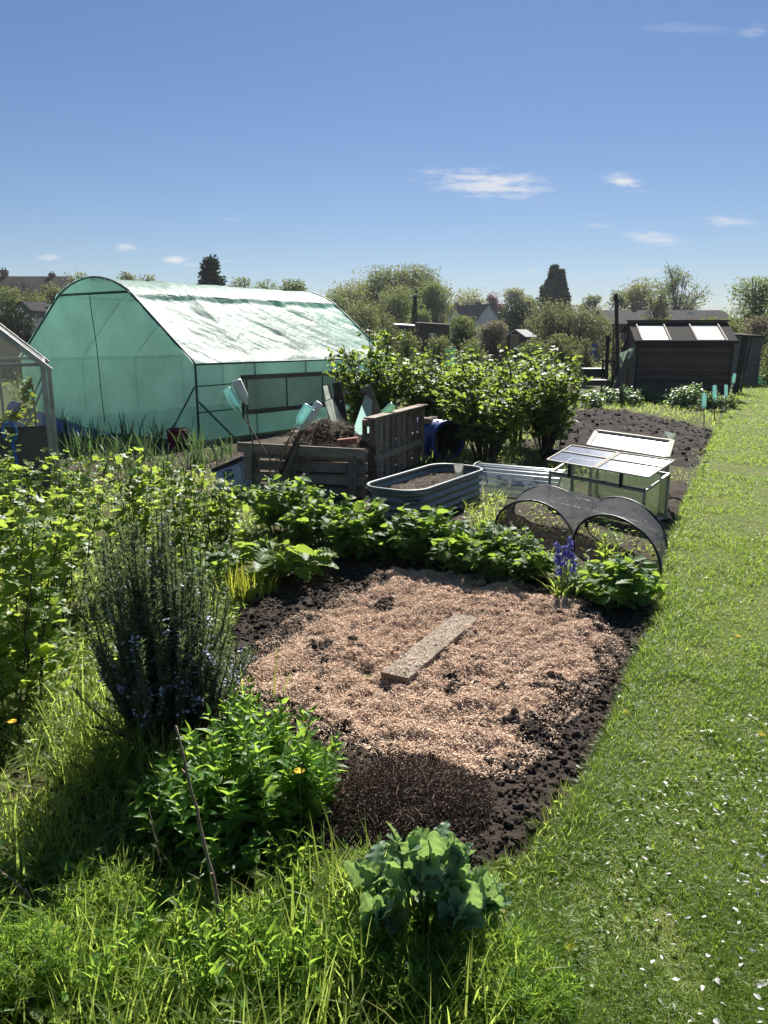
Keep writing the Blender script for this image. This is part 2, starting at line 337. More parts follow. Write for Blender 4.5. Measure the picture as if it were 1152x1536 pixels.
def poly_mat(name, base, trans, tf, rough, wr, sc, tp=.0, spec=.5):
    """woven polythene: body + translucency + sheen, wrinkle bump"""
    m, nt, out = newmat(name)
    n0 = noise(nt, 1.3, 4); n1 = noise(nt, 3.2, 5, .6, sc=sc); n2 = noise(nt, 42, 2)
    dirt = mixc(nt, ramp(nt, n0, .3, .7), base, [x * .62 for x in base])
    p = N(nt, 'BsdfPrincipled', Roughness=rough); p.inputs['Specular IOR Level'].default_value = spec; nt.links.new(dirt, p.inputs['Base Color'])
    t = N(nt, 'BsdfTranslucent'); nt.links.new(mixc(nt, ramp(nt, n0, .3, .7), trans, [x * .68 for x in trans]), t.inputs['Color'])
    x = N(nt, 'MixShader', Fac=tf); nt.links.new(p.outputs[0], x.inputs[1]); nt.links.new(t.outputs[0], x.inputs[2]); last = x.outputs[0]
    ad = N(nt, 'Math', _operation='MULTIPLY_ADD'); nt.links.new(n2, ad.inputs[0]); ad.inputs[1].default_value = .05; nt.links.new(n1, ad.inputs[2])
    b = bump(nt, ad.outputs[0], wr, .08); nt.links.new(b, p.inputs['Normal'])
    if tp:
        tr = N(nt, 'BsdfTransparent', Color=c4([min(1, q * 1.5 + .3) for q in base])); y = N(nt, 'MixShader', Fac=tp); nt.links.new(last, y.inputs[1]); nt.links.new(tr.outputs[0], y.inputs[2]); last = y.outputs[0]
    nt.links.new(last, out.inputs[0]); return m
M_ROOFC = poly_mat('tunnel_roof_cover', (.38, .55, .49), (.42, .74, .63), .55, .5, .45, (1, 1, 1), 0, .26)
M_GABLE = poly_mat('tunnel_end_cover', (.54, .70, .63), (.50, .78, .68), .55, .45, .15, (1, 1, .5), .07)
M_SIDE = poly_mat('tunnel_side_cover', (.54, .70, .64), (.50, .78, .69), .55, .42, .2, (1, 1, 1), .07)
M_WINMESH = poly_mat('grey_vent_mesh', (.62, .62, .55), (.62, .62, .55), .5, .7, .3, (1, 1, 1), .08)
M_SHEET = poly_mat('pale_plastic_sheet', (.42, .50, .42), (.35, .45, .36), .4, .35, .4, (3, 3, 3), .1)
M_SLATE = pm('slate_roof', (.024, .023, .026), (.016, .015, .017), 3, .95, .3, .02, spec=.08)
M_RTILE = pm('brown_tile_roof', (.035, .026, .024), (.022, .018, .017), 3, .95, .3, .02, spec=.08)
M_RENDERW = pm('white_render', (.62, .62, .62), (.52, .52, .52), .5, .9, .1, .01)
M_BRICKW = pm('brick_wall', (.14, .085, .065), (.10, .06, .05), 2, .9, .2, .01)
M_WINDOW = pm('window_glass', (.03, .035, .04), (.02, .02, .025), 2, .15, 0, .01, spec=.6)
M_SHEDW = pm('creosote_boards', (.085, .062, .056), (.048, .036, .034), 3, .75, .3, .006, sc=(.4, .4, 5), rnd=.55)
M_FELT = pm('roof_felt', (.045, .041, .039), (.028, .026, .025), 8, .95, .5, .004, spec=.15)
M_WSHEET = pm('white_roof_sheet', (.78, .76, .70), (.62, .60, .54), 4, .35, .15, .004, spec=.5)
M_GREYW = pm('grey_boards', (.16, .165, .17), (.10, .105, .11), 4, .85, .3, .006, rnd=.25)
M_BROWNW = pm('brown_boards', (.085, .06, .045), (.05, .036, .028), 4, .85, .3, .006, rnd=.3)
M_TIMBER = pm('pale_timber', (.30, .22, .14), (.2, .14, .09), 4, .85, .3, .006, rnd=.2)
# far crowns
def crown(name, c1, c2, tc, tf=.4, c3=None): return leafm(name, c1, c2, tc, tf, .55, .3, c3)
C_GREEN = crown('spring_green_crown', (.065, .09, .032), (.12, .14, .055), (.26, .32, .09))
C_OLIVE = crown('olive_crown', (.075, .09, .038), (.13, .145, .062), (.27, .31, .10))
C_YEL = crown('yellow_green_crown', (.10, .115, .04), (.16, .165, .065), (.36, .37, .10))
C_DARK = crown('dark_evergreen_crown', (.018, .03, .02), (.035, .052, .03), (.05, .09, .03), .25)
C_RED = crown('red_leaf_crown', (.09, .035, .035), (.13, .06, .05), (.20, .07, .06))
C_BLOS = crown('blossom_crown', (.07, .095, .03), (.15, .16, .07), (.28, .30, .12), .35, (.66, .58, .52))
C_PINK = crown('pink_blossom_crown', (.08, .085, .04), (.20, .17, .13), (.3, .28, .16), .35, (.72, .58, .58))
C_WILLOW = crown('willow_crown', (.08, .12, .045), (.13, .17, .07), (.32, .40, .12))
C_BARE = crown('bare_twigs', (.06, .045, .032), (.09, .065, .045), (.1, .08, .05), .1)
# ------------------------------------------------------------------ ground
def patch(name, poly, step, zf, mat, margin=.06, keep=None, label=None):
    lo, hi = poly.min(0) - margin * 2, poly.max(0) + margin * 2
    nx, ny = int((hi[0] - lo[0]) / step) + 2, int((hi[1] - lo[1]) / step) + 2
    X, Y = np.meshgrid(lo[0] + np.arange(nx) * step, lo[1] + np.arange(ny) * step)
    Q = np.stack([X.ravel(), Y.ravel()], 1); d = polyd(Q, poly); z = zf(Q[:, 0], Q[:, 1], d)
    ok = (d > -margin) if keep is None else keep(Q[:, 0], Q[:, 1], d)
    i = np.arange(ny - 1)[:, None] * nx; j = np.arange(nx - 1)[None]
    f = np.stack([i + j, i + j + 1, i + nx + j + 1, i + nx + j], -1).reshape(-1, 4); f = f[ok[f].all(1)]
    us = np.unique(f); mp = np.zeros(len(Q), int); mp[us] = np.arange(len(us))
    mb = MB(); mb.add(np.stack([Q[:, 0], Q[:, 1], z], 1)[us], mp[f]); o = mb.build(name, mat, smooth=True)
    o['kind'] = 'structure'
    if label: o['label'] = label
    return o
mb = MB(); mb.add([[-400, -30, 0], [400, -30, 0], [400, 700, 0], [-400, 700, 0]], np.array([[0, 1, 2, 3]]))
g = mb.build('ground', M_GROUND); g['kind'] = 'structure'

EDGE = G2([(700, 1700), (760, 1536), (800, 1420), (795, 1310), (845, 1235), (905, 1100), (968, 950), (990, 890), (1003, 850), (1022, 790), (1040, 740), (1052, 720), (1076, 650), (1103, 603), (1128, 560), (1131, 540)])
EDGE[:, 0] += .085 * smooth((EDGE[:, 1] - 1.75) / .3) * smooth((5.2 - EDGE[:, 1]) / .6)
def edge_x(y): return np.interp(y, EDGE[:, 1], EDGE[:, 0])
LAWN = np.concatenate([[[-.3, -.6]], EDGE, [[EDGE[-1][0] + 1, 45], [EDGE[-1][0] + 14, 45], [8, -.6]]])
lawnz = lambda x, y, d=None: .012 + .035 * fbm(x * 1.3, y * 1.3, 3) + .012 * fbm(x * 9, y * 9, 5)
patch('grass_path', LAWN, .12, lambda x, y, d: lawnz(x, y) - .05 * smooth(-d / .1), M_LAWN, .1)

BED = G2([(285, 1050), (325, 960), (372, 890), (470, 840), (560, 822), (700, 840), (850, 865), (992, 905), (982, 965), (960, 1030), (925, 1100), (890, 1180), (860, 1238), (780, 1290), (640, 1300), (470, 1300), (400, 1160)], .03)
def bedz(x, y, d=None):
    if d is None: d = polyd(np.stack([np.ravel(x), np.ravel(y)], 1), BED).reshape(np.shape(x))
    e = smooth((d + .05) / .14)
    return -.02 + e * (.045 + .035 * (fbm(x * 3, y * 3, 1) - .5) * 2 + .045 * (fbm(x * 13, y * 13, 2, 3) - .5))
patch('soil_bed', BED, .02, lambda x, y, d: bedz(x, y, d), M_SOIL)
MUL = G2([(598, 850), (650, 852), (700, 858), (760, 872), (830, 893), (885, 908), (912, 932), (908, 960), (880, 1000), (838, 1045), (806, 1080), (776, 1112), (745, 1140), (712, 1160), (680, 1158), (610, 1130), (530, 1098), (455, 1060), (400, 1030), (366, 1003), (400, 972), (470, 930), (540, 885)], .06)
def mkeep(x, y, d): return (d + .16 * (fbm(x * 5, y * 5, 8) - .55) + .06 * (fbm(x * 22, y * 22, 9, 2) - .5) > 0) & (fbm(x * 6.5, y * 6.5, 21, 3) < .672 + .11 * smooth(d / .5))
def mulz(x, y): return bedz(x, y) + .008 + .03 * (fbm(x * 17, y * 17, 4, 3) - .45) + .055 * (fbm(x * 7.5, y * 7.5, 14, 3) - .5)
patch('mulch_layer', MUL, .014, lambda x, y, d: mulz(x, y), M_MULCH, keep=mkeep)
def scatter(poly, n, margin=0):
    lo, hi = poly.min(0), poly.max(0); Q = np.stack([U(lo[0], hi[0], n), U(lo[1], hi[1], n)], 1)
    return Q[polyd(Q, poly) > margin]
def flat(nn, sp): return nrm(np.stack([RG.normal(size=nn) * sp, RG.normal(size=nn) * sp, np.ones(nn)], 1))
# wood shavings
Q = scatter(MUL, 430000, -.12); d = polyd(Q, MUL); k = mkeep(Q[:, 0], Q[:, 1], d) | (U(0, 1, len(Q)) < .15 * (d > -.12)); Q = Q[k]
mb = MB(); a = U(0, 2 * pi, len(Q)); dd = np.stack([np.cos(a), np.sin(a), RG.normal(size=len(Q)) * .45], 1)
Tc = (np.array([[-.5, 0, 0], [.5, 0, .1], [.45, .5, .25], [.5, 1, 0], [-.5, 1, -.05], [-.4, .5, .2]]), np.array([[0, 1, 2, 5], [5, 2, 3, 4]]))
inst(mb, Tc, np.stack([Q[:, 0], Q[:, 1], mulz(Q[:, 0], Q[:, 1]) + U(-.002, .008, len(Q))], 1), dd, flat(len(Q), .4), RG.gamma(3, .0032, len(Q)) + .0025, RG.gamma(4, .00048, len(Q)) + .0007)
tag(mb.build('wood_shavings', M_CHIP), 'pale pinkish wood shavings spread over the dark soil bed', kind='stuff')
# clods on the bed
Q = scatter(BED, 38000, -.03); d = polyd(Q, MUL); ok = (d < .03) | ~mkeep(Q[:, 0], Q[:, 1], d); Q = np.concatenate([Q[ok], Q[~ok][:30]]); d = polyd(Q, MUL)
s = np.where(d < 0, RG.gamma(1.1, .0036, len(Q)) + .0015, RG.gamma(1.6, .003, len(Q)) + .003).clip(0, .019)
mb = MB(); clods(mb, np.stack([Q[:, 0], Q[:, 1], np.where(d < .03, bedz(Q[:, 0], Q[:, 1]), mulz(Q[:, 0], Q[:, 1])) + s * .3], 1), s)
tag(mb.build('soil_clods', M_CLOD), 'dark crumbly soil clods around the mulched bed', kind='stuff')
# freshly dug plot further off
PLOT = G2([(770, 660), (800, 628), (872, 611), (960, 622), (1050, 640), (1074, 652), (1058, 690), (1040, 705), (960, 690), (880, 690), (800, 690)])
plotz = lambda x, y, d: -.02 + smooth((d + .1) / .4) * (.05 + .09 * (fbm(x * 1.8, y * 1.8, 31, 3) - .4) + .08 * (fbm(x * 5, y * 5, 32, 5) - .45) + .02 * np.sin(y * 7 + fbm(x * 2, y * 2, 3) * 4))
patch('dug_plot', PLOT, .035, plotz, M_PLOT, .12)
Q = scatter(PLOT, 2600); s = RG.gamma(1.4, .009, len(Q)).clip(0, .045); mb = MB()
clods(mb, np.stack([Q[:, 0], Q[:, 1], plotz(Q[:, 0], Q[:, 1], polyd(Q, PLOT)) + s * .25], 1), s, T=(ICV, ICF))
tag(mb.build('plot_clods', M_CLOD), 'dark turned clods on the freshly dug plot', kind='stuff')
HOLE = G2([(985, 770), (1000, 725), (1030, 715), (1043, 740), (1020, 790), (1000, 800)])
patch('bare_patch', HOLE, .03, lambda x, y, d: -.02 + smooth((d + .05) / .2) * (.06 + .1 * (fbm(x * 6, y * 6, 12) - .5)), M_SOIL)
DARKB = G2([(300, 700), (330, 655), (420, 648), (560, 690), (640, 700), (760, 740), (990, 790), (1000, 850), (960, 900), (700, 850), (420, 800), (360, 760)])
patch('shaded_soil', DARKB, .06, lambda x, y, d: -.02 + smooth((d + .05) / .3) * (.03 + .05 * (fbm(x * 5, y * 5, 15) - .5)), M_SOIL)

ONI = G2([(70, 740), (92, 668), (330, 660), (350, 705), (240, 728)])
patch('onion_bed', ONI, .06, lambda x, y, d: -.02 + smooth((d + .05) / .3) * (.03 + .06 * (fbm(x * 5, y * 5, 17) - .5)), M_SOIL)
# ------------------------------------------------------------------ lawn blades, petals
def yd(a, b, n): u = U(0, 1, n); return 1 / (1 / a - u * (1 / a - 1 / b))
n = 340000; y = yd(1.15, 44, n); x = edge_x(y) - .06 + U(0, 1, n) ** 1.15 * (.53 * y + .7 - edge_x(y)).clip(.7, 9)
dens = fbm(x * 2.6, y * 2.6, 41, 4); bare = fbm(x * 3.2 + 9, y * 2.2, 44, 3) + .12 * np.exp(-((x - .62) / .16) ** 2 - ((y - 1.75) / .22) ** 2)
k = U(0, 1, n) < np.clip((dens - .3) * 4 + .25, .12, 1) * np.where((bare > .62), .4, 1); x, y, dens = x[k], y[k], dens[k]
tuft = smooth((.22 - (x - edge_x(y))) / .25)
L = (.012 + .026 * U(0, 1, len(x)) + .034 * tuft * U(0, 1, len(x)) + .018 * (dens > .55)) * (1 + y * .045); W = .0021 * (1 + y * .24) * U(.7, 1.3, len(x))
mb = MB(); blades(mb, np.stack([x, y, lawnz(x, y) - .004], 1), L, W, U(.1, 1.0, len(x)), U(.7, 2.0, len(x)), 2)
# clover-like low leaves
n = 9000; y2 = yd(1.15, 7, n); x2 = edge_x(y2) + U(-.1, 2.4, n); k = fbm(x2 * 3, y2 * 3, 47) > .5; x2, y2 = x2[k], y2[k]
inst(mb, T_OVAL, np.stack([x2, y2, lawnz(x2, y2) + U(.005, .03, len(x2))], 1), nrm(np.stack([RG.normal(size=len(x2)), RG.normal(size=len(x2)), U(0, .5, len(x2))], 1)), flat(len(x2), .4), U(.012, .03, len(x2)), U(.008, .018, len(x2)), U(0, .8, len(x2)))
tag(mb.build('lawn_grass', M_GRASS), 'short mown grass of the path with clover and bare spots', kind='stuff')
# fallen petals
M_PETAL = leafm('white_petals', (.80, .78, .76), (.62, .60, .58), (.8, .78, .76), .3, .5)
n = 900; y = yd(1.2, 7.5, n); x = edge_x(y) + .02 + U(0, 1, n) ** .8 * (.62 * y + .1 - edge_x(y)).clip(.2, 4); k = U(0, 1, n) < np.clip((fbm(x * 2.2, y * 2.2, 51) - .36) * 4, .06, 1) * (.35 + .65 * smooth((x - edge_x(y)) / .7)) * np.clip(2.3 / y, .1, 1) ** 1.6 * .8; x, y = x[k], y[k]
mb = MB(); a = U(0, 2 * pi, len(x)); inst(mb, T_OVAL, np.stack([x, y, lawnz(x, y) + U(.018, .035, len(x))], 1), np.stack([np.cos(a), np.sin(a), RG.normal(size=len(x)) * .3], 1), flat(len(x), .7), U(.009, .023, len(x)), U(.006, .014, len(x)))
tag(mb.build('fallen_petals', M_PETAL), 'white cherry petals scattered over the grass path', kind='stuff')
# ------------------------------------------------------------------ polytunnel
C0 = G(300, 664); A = np.array([.585, .811, 0]); A /= np.linalg.norm(A); B = np.array([-A[1], A[0], 0]); LT = 5.05
tun = thing('polytunnel', 'large green polythene tunnel with a pale shiny wrinkled roof beyond the onions', 'polytunnel', C0)
def TP(s, t, z): return C0 + A * s + B * t + np.array([0, 0, z])
ez, sz, rz_, ht, hw = 1.19, 2.30, 2.55, 1.47, 2.45
arc = [(ht + (4.9 - 2 * ht) * k / 10, sz + (rz_ - sz) * (1 - ((k - 5) / 5) ** 2)) for k in range(11)]
roofp = [(0, ez)] + [(ht * k / 9, ez + (sz - ez) * k / 9) for k in range(1, 9)] + arc + [(4.9 - ht * k / 9, ez + (sz - ez) * k / 9) for k in range(8, -1, -1)]
# roof: sagging wrinkled sheet
S = np.linspace(-.05, LT + .05, 221); rp = np.array(roofp); cum = np.concatenate([[0], np.cumsum(np.hypot(*np.diff(rp, axis=0).T))]); q = np.linspace(0, cum[-1], 140)
tt, zz = np.interp(q, cum, rp[:, 0]), np.interp(q, cum, rp[:, 1])
SS, QQ = np.meshgrid(S, q); TT, ZZ = np.meshgrid(S, tt)[1], np.meshgrid(S, zz)[1]
hoop = np.abs(((SS / LT * 4) % 1) - .5) * 2; sl = np.minimum(TT, 4.9 - TT)
sag = -.05 * (1 - hoop ** 2) * smooth(sl / .3) * (1 - .6 * smooth((sl - 1.3) / .3)); e1 = fbm((SS + QQ * .9) * 4.6, (QQ - SS) * .5 + 3, 61, 4) - .5
e2 = np.abs(fbm((SS + QQ * 1.1) * 5.5, (QQ - SS) * .8, 62, 3) - .5)
fold = .038 * e1 - .03 * np.maximum(0, .08 - e2) * 2.5
rid = .018 * np.exp(-((sl - 1.43) / .03) ** 2)
Wn = (sag + fold) * smooth(sl / .12 + .1) + rid - .013 * np.exp(-((sl - 1.33) / .07) ** 2) * (.5 + fbm(SS * 2.3, SS * 0, 7))
nz = np.where(sl < ht, .8, 1); nb = np.where(sl < ht, -.6, 0) * np.where(TT < 2.45, 1, -1)
Pt = C0 + SS[..., None] * A + (TT + nb * Wn)[..., None] * B + (ZZ + nz * Wn + .015)[..., None] * np.array([0, 0, 1.])
mb = MB(); grid(mb, Pt); mb.build('roof_cover', M_ROOFC, tun, smooth=True)
def gable(s, nm):
    mb = MB(); n = len(roofp); top = np.array([TP(s, t, z) for t, z in roofp]); K = 14; rowsv = []
    for k in range(K + 1):
        u = k / K; w = np.array([TP(s + .02 * sin(i * 1.7) * sin(u * 6) * sin(pi * u), t, z * u) for i, (t, z) in enumerate(roofp)]); rowsv.append(w)
    grid(mb, np.array(rowsv)); mb.build(nm, M_GABLE, tun, smooth=True)
gable(0, 'end_panel'); gable(LT, 'end_panel')
def side(t):
    mb = MB(); S = np.linspace(0, LT, 60); Z = np.linspace(0.02, ez, 12)
    grid(mb, np.array([[TP(s, t + .02 * (fbm(np.array(s * 2.), np.array(z * 2.), 5) - .5) * (z > .05) * (z < ez - .05), z) for s in S] for z in Z])); mb.build('side_panel', M_SIDE, tun, smooth=True)
side(0.015); side(4.9)
mb = MB(); r = .019
for s in (0, LT): tube(mb, [TP(s - .012, t, z + .012) for t, z in [(0, 0)] + roofp + [(4.9, 0)]], r, 7)
mb.build('end_hoop', M_GALVP, tun, smooth=True)
mb = MB()
for s in np.linspace(0, LT, 5)[1:-1]: tube(mb, [TP(s, t, z - .02) for t, z in [(.03, 0), (.03, ez)] + roofp[1:-1] + [(4.87, ez), (4.87, 0)]], .015, 6)
for t, z in ((-.01, ez), (ht, sz - .03), (2.45, rz_ - .03), (4.9 - ht, sz - .03), (4.91, ez)): tube(mb, [TP(0, t, z), TP(LT, t, z)], .016, 6)
for z in (.86, .46): tube(mb, [TP(0, -.012, z), TP(1.0 if z > .6 else .9, -.012, z + .01)], .010, 6)
tube(mb, [TP(0.02, -.005, .62), TP(.72, -.005, 0)], .015, 6); tube(mb, [TP(-.006, .05, .85), TP(-.006, .75, .02)], .013, 6)
tube(mb, [TP(-.02, ht, sz), TP(-.02, 4.9 - ht, sz)], .022, 6)
mb.build('frame', M_GALVP, tun, smooth=True)
mb = MB(); tube(mb, [TP(-.03 + .006 * sin(z * 5), 2.5 - .06 * (sz - z) + .012 * sin(z * 4), z) for z in np.linspace(.15, sz, 14)], .007, 5); mb.build('door_zip', M_DWOOD, tun)
mb = MB(); S = np.linspace(.92, 3.9, 40); Z = np.linspace(.40, .93, 8)
grid(mb, np.array([[TP(s, -.022 - .01 * sin(s * 9 + z * 5), z) for s in S] for z in Z])); mb.build('vent_window', M_WINMESH, tun, smooth=True)
for z, a, b in ((.95, .88, 3.75), (.385, .95, 4.05)):
    mb = MB(); beam(mb, TP(a, -.05, z + .01), TP(b, -.05, z - .01), .03, .075); mb.build('window_rail', M_WOOD, tun, bev=.004)
for p_, q_ in ((TP(.9, -.045, .3), TP(.9, -.045, .98)), (TP(3.2, -.07, .35), TP(3.3, -.07, .95))): mb = MB(); beam(mb, p_, q_, .045, .03); mb.build('window_stile', M_DWOOD, tun)
for s in (1.0, 1.95, 2.9): mb = MB(); tube(mb, [TP(s, -.04, .39), TP(s, -.04, .94)], .013, 6); mb.build('window_bar', M_GALVP, tun)
# blue sheet bundled along the tunnel's end and magenta bucket
def bucket(name, label, cat, c, r, h, mat, hmat=None):
    t = thing(name, label, cat, c); mb = MB(); c = np.array(c)
    lathe(mb, [(r * .8, 0.0), (r * .82, .005), (r, h), (r * 1.05, h), (r * 1.05, h - .02), (r * .985, h - .025), (r * .96, h - .005), (r * .78, .012), (.001, .012)], c, k=24); lathe(mb, [(.001, .002), (r * .8, 0.0)], c, k=24); mb.build('bucket_body', mat, t, smooth=True)
    mb = MB(); tube(mb, [c + [r * 1.03 * cos(a), -.02 - .10 * sin(a), h - .03 + .04 * sin(a)] for a in np.linspace(0, pi, 12)], .004, 6); mb.build('handle', hmat or mat, t, smooth=True)
    return t
bucket('bucket', 'dark magenta plastic bucket by the tunnel end among the onions', 'bucket', G(268, 674), .16, .30, M_PURPLE)
sh = thing('blue_sheet', 'crumpled blue plastic sheet along the bottom of the tunnel end', 'plastic sheet', TP(-.25, 3.6, 0))
mb = MB(); uu, vv = np.meshgrid(np.linspace(0, 1, 40), np.linspace(0, 1, 10))
hh = (.42 * (1 - uu) ** 1.2 + .03) * np.sin(vv * pi) + .05 * (fbm(uu * 9, vv * 5, 71) - .5)
Pt = C0 + A * (-.1 - .5 * vv[..., None]) + B * (4.7 - 2.9 * uu[..., None]) + np.array([0, 0, 1.]) * np.maximum(hh, .0)[..., None]
grid(mb, Pt); mb.build('sheet', M_BLUE, sh, smooth=True)

# ------------------------------------------------------------------ greenhouse
GB = G(84, 752); gd = nrm(np.array([-.40, .917, 0])); gl = nrm(np.array([-.917, -.40, 0])); GE, GW, GR, GLn = 1.34, 2.4, 2.42, 2.5
gh = thing('greenhouse', 'old aluminium greenhouse with a boarded lower end wall beside the spade', 'greenhouse', GB)
def HP(l, d, z): return GB + gl * l + gd * d + np.array([0, 0, z])
mb = MB()
for l in (0, GW):
    beam(mb, HP(l, 0, 0), HP(l, 0, GE), .05, .05, up=gd); beam(mb, HP(l, GLn, 0), HP(l, GLn, GE), .05, .05, up=gd)
    beam(mb, HP(l, 0, GE - .02), HP(l, GLn, GE - .02), .05, .05); beam(mb, HP(l, 0, .05), HP(l, GLn, .05), .04, .06)
    for k in range(1, 4): beam(mb, HP(l, GLn * k / 4, .05), HP(l, GLn * k / 4, GE), .025, .03, up=gd)
beam(mb, HP(-.05, .12, .0), HP(-.05, .12, GE - .03), .04, .05, up=gd)
for d in (0, GLn):
    beam(mb, HP(0, d - .004, GE), HP(GW, d - .004, GE), .035, .03); beam(mb, HP(.22, d, GE - .62), HP(.02, d, GE - .22), .02, .03, up=gd); beam(mb, HP(.5, d, .1), HP(.5, d, GE), .03, .03, up=gd)
    beam(mb, HP(1.2, d, .1), HP(1.2, d, GR - .03), .03, .03, up=gd)
mb.build('frame', M_ALU, gh, bev=.003)
mb = MB()
for d in (-.02, GLn):
    for a in (-.07, GW + .07): beam(mb, HP(a, d, GE - .06), HP(GW / 2, d, GR), .05, .09, up=gd)
beam(mb, HP(GW / 2, -.02, GR), HP(GW / 2, GLn, GR), .06, .06)
for k in range(1, 4):
    for l in (0, GW): beam(mb, HP(l, GLn * k / 4, GE), HP(GW / 2, GLn * k / 4, GR - .02), .025, .03, up=gd)
mb.build('roof_frame', M_ALU, gh, bev=.003)
mb = MB()
for d in (.01, GLn - .01): mb.add([HP(0, d, .05), HP(GW, d, .05), HP(GW, d, GE), HP(GW / 2, d, GR), HP(0, d, GE)], np.array([[0, 1, 2, 3, 4]]))
for l in (0.01, GW - .01): mb.add([HP(l, 0, .05), HP(l, GLn, .05), HP(l, GLn, GE), HP(l, 0, GE)], np.array([[0, 1, 2, 3]]))
for l in (0, GW): mb.add([HP(l, 0, GE), HP(l, GLn, GE), HP(GW / 2, GLn, GR), HP(GW / 2, 0, GR)], np.array([[0, 1, 2, 3]]))
mb.build('glazing', M_GLASS, gh)
mb = MB()
for k in range(3): beam(mb, HP(.03 + .8 * k, -.035, .38), HP(.03 + .8 * (k + 1) - .008, -.035, .385), .018, .76 - .015 * k)
mb.build('lower_board', M_WOOD, gh)
sp = thing('spade', 'blue handled spade leaning on the greenhouse end wall', 'spade', HP(.32, -.25, 0)); mb = MB(); b0, t0 = HP(.27, -.22, .15), HP(.36, -.07, .84); sx = nrm(t0 - b0)
tube(mb, [b0, b0 + sx * .5], .014, 8); pd = nrm(np.cross(sx, gd)); lp = [b0 + sx * .5 + pd * .06 * sin(a) * (1 if a < pi else 1) + sx * (.085 - .085 * cos(a)) for a in np.linspace(0, 2 * pi, 18)]
tube(mb, lp, .013, 8); mb.build('handle', M_SPADE, sp, smooth=True)
mb = MB(); bl = [b0 + pd * w * .09 + sx * h + gd * c for h, c in ((-.04, 0), (-.16, .01), (-.28, -.01)) for w in (-1, 0, 1)]; grid(mb, np.array(bl).reshape(3, 3, 3)); mb.build('blade', M_GALV, sp, solid=.004)

# ------------------------------------------------------------------ compost bay of pallets
def pallet(name, label, o, x, n, Lx, H, nsl, vertical, thick=.11, group='pallets of the compost bay', gap=.35):
    """stood on edge: x along, n outwards; slats vertical or horizontal, two faces, three bearers"""
    t = thing(name, label, 'pallet', o, group); z = np.array([0, 0, 1.]); x, n = nrm(np.array(x)), nrm(np.array(n)); o = np.array(o)
    for f in (0, 1):
        for k in range(nsl):
            mb = MB(); off = n * (0 if f == 0 else -thick); j = U(-.004, .004)
            if vertical:
                w = Lx / nsl; c = (k + .5) * w + U(-.01, .01); beam(mb, o + off + x * c, o + off + x * (c + U(-.008, .008)) + z * (H - U(0, .015)), w * (1 - gap), .018, up=n)
            else:
                w = H / nsl; c = (k + .5) * w; beam(mb, o + off + z * (c + j), o + off + x * Lx + z * (c - j), .018, w * (1 - gap), up=z)
            mb.build('slat', M_PALLET, t, bev=.003)
    for k in range(3):
        mb = MB(); off = -n * thick / 2
        if vertical: c = (.06, .5, .94)[k] * H; beam(mb, o + off + z * c, o + off + x * Lx + z * c, thick - .022, .07)
        else: c = (.05, .5, .95)[k] * Lx; beam(mb, o + off + x * c, o + off + x * c + z * H, thick - .022, .09, up=n)
        mb.build('bearer', M_PALLET, t, bev=.003)
    return t
FL, FR = G(372, 742), G(548, 750); fx = nrm(FR - FL); fn = np.array([fx[1], -fx[0], 0])
pf = pallet('pallet', 'low weathered pallet at the front of the compost heap under the bottles', FL, fx, fn, np.linalg.norm(FR - FL), .50, 4, False, gap=.3)
mb = MB(); beam(mb, FL + fn * .03 + [0, 0, .50] - fx * .08, FR + fn * .03 + [0, 0, .47], .03, .10); mb.build('top_rail', M_PALLET, pf, bev=.004)
for c in (.03, .5, 1.13): mb = MB(); beam(mb, FL + fn * .035 + fx * c, FL + fn * .035 + fx * c + [0, 0, .45], .085, .03, up=fn); mb.build('upright', M_PALLET, pf, bev=.004)
RL, RR = G(556, 727), G(633, 692); rx = nrm(RR - RL); rn = np.array([rx[1], -rx[0], 0]); Lr = np.linalg.norm(RR - RL)
pr = pallet('pallet', 'upright slatted pallet with bright top rail between compost and metal bed', RL, rx, rn, Lr, .72, 9, True, gap=.45)
mb = MB(); beam(mb, RL + rn * .0 + [0, 0, .735] - rx * .04, RR + [0, 0, .735] + rx * .02, .13, .022); mb.build('top_rail', M_PALLET, pr, bev=.004)
mb = MB(); beam(mb, RL + rn * .03 + [0, 0, .28], RR + rn * .03 + [0, 0, .28], .02, .075); mb.build('cross_rail', M_PALLET, pr, bev=.003)
for c in (.05, .95):
    mb = MB(); beam(mb, RL + rn * .035 + rx * Lr * c, RL + rn * .035 + rx * Lr * c + [0, 0, .72], .055, .03, up=rn); mb.build('upright', M_PALLET, pr, bev=.003)
BR = RR + rx * .12; pallet('pallet', 'shorter dark pallet behind the upright slatted one beside the blue drum', BR + rn * .06, rx, rn, .34, .55, 4, True, gap=.3)
BL = FL - fn * 1.35; pallet('pallet', 'mostly hidden back pallet behind the compost heap', BL, fx, fn, 1.0, .5, 4, False)
# heap
hc = (FL + FR) / 2 - fn * .62 + fx * .05; mb = MB(); a = np.linspace(-1, 1, 60); X, Y = np.meshgrid(a, a); rr = np.hypot(X, Y)
Z = .36 + .36 * smooth(1 - rr * .8) * (1 - .2 * X) + .12 * (fbm(X * 4 + 7, Y * 4, 81, 5) - .5) - .75 * smooth((rr - .82) / .3)
heap = thing('compost_heap', 'heaped brown compost and dry stalks inside the pallet bay', 'compost heap', hc)
Pt = hc + X[..., None] * fx * .58 + Y[..., None] * fn * -.55 + Z[..., None] * np.array([0, 0, 1.]); grid(mb, Pt)
M_COMP = pm('compost', (.07, .048, .032), (.032, .022, .016), 16, .95, 1, .015, spec=.1, c3=(.13, .10, .065)); q = RG.integers(14, 46, (160, 2)); clods(mb, Pt[q[:, 0], q[:, 1]] + [0, 0, .005], RG.gamma(2, .007, 160)); mb.build('compost', M_COMP, heap, smooth=True)
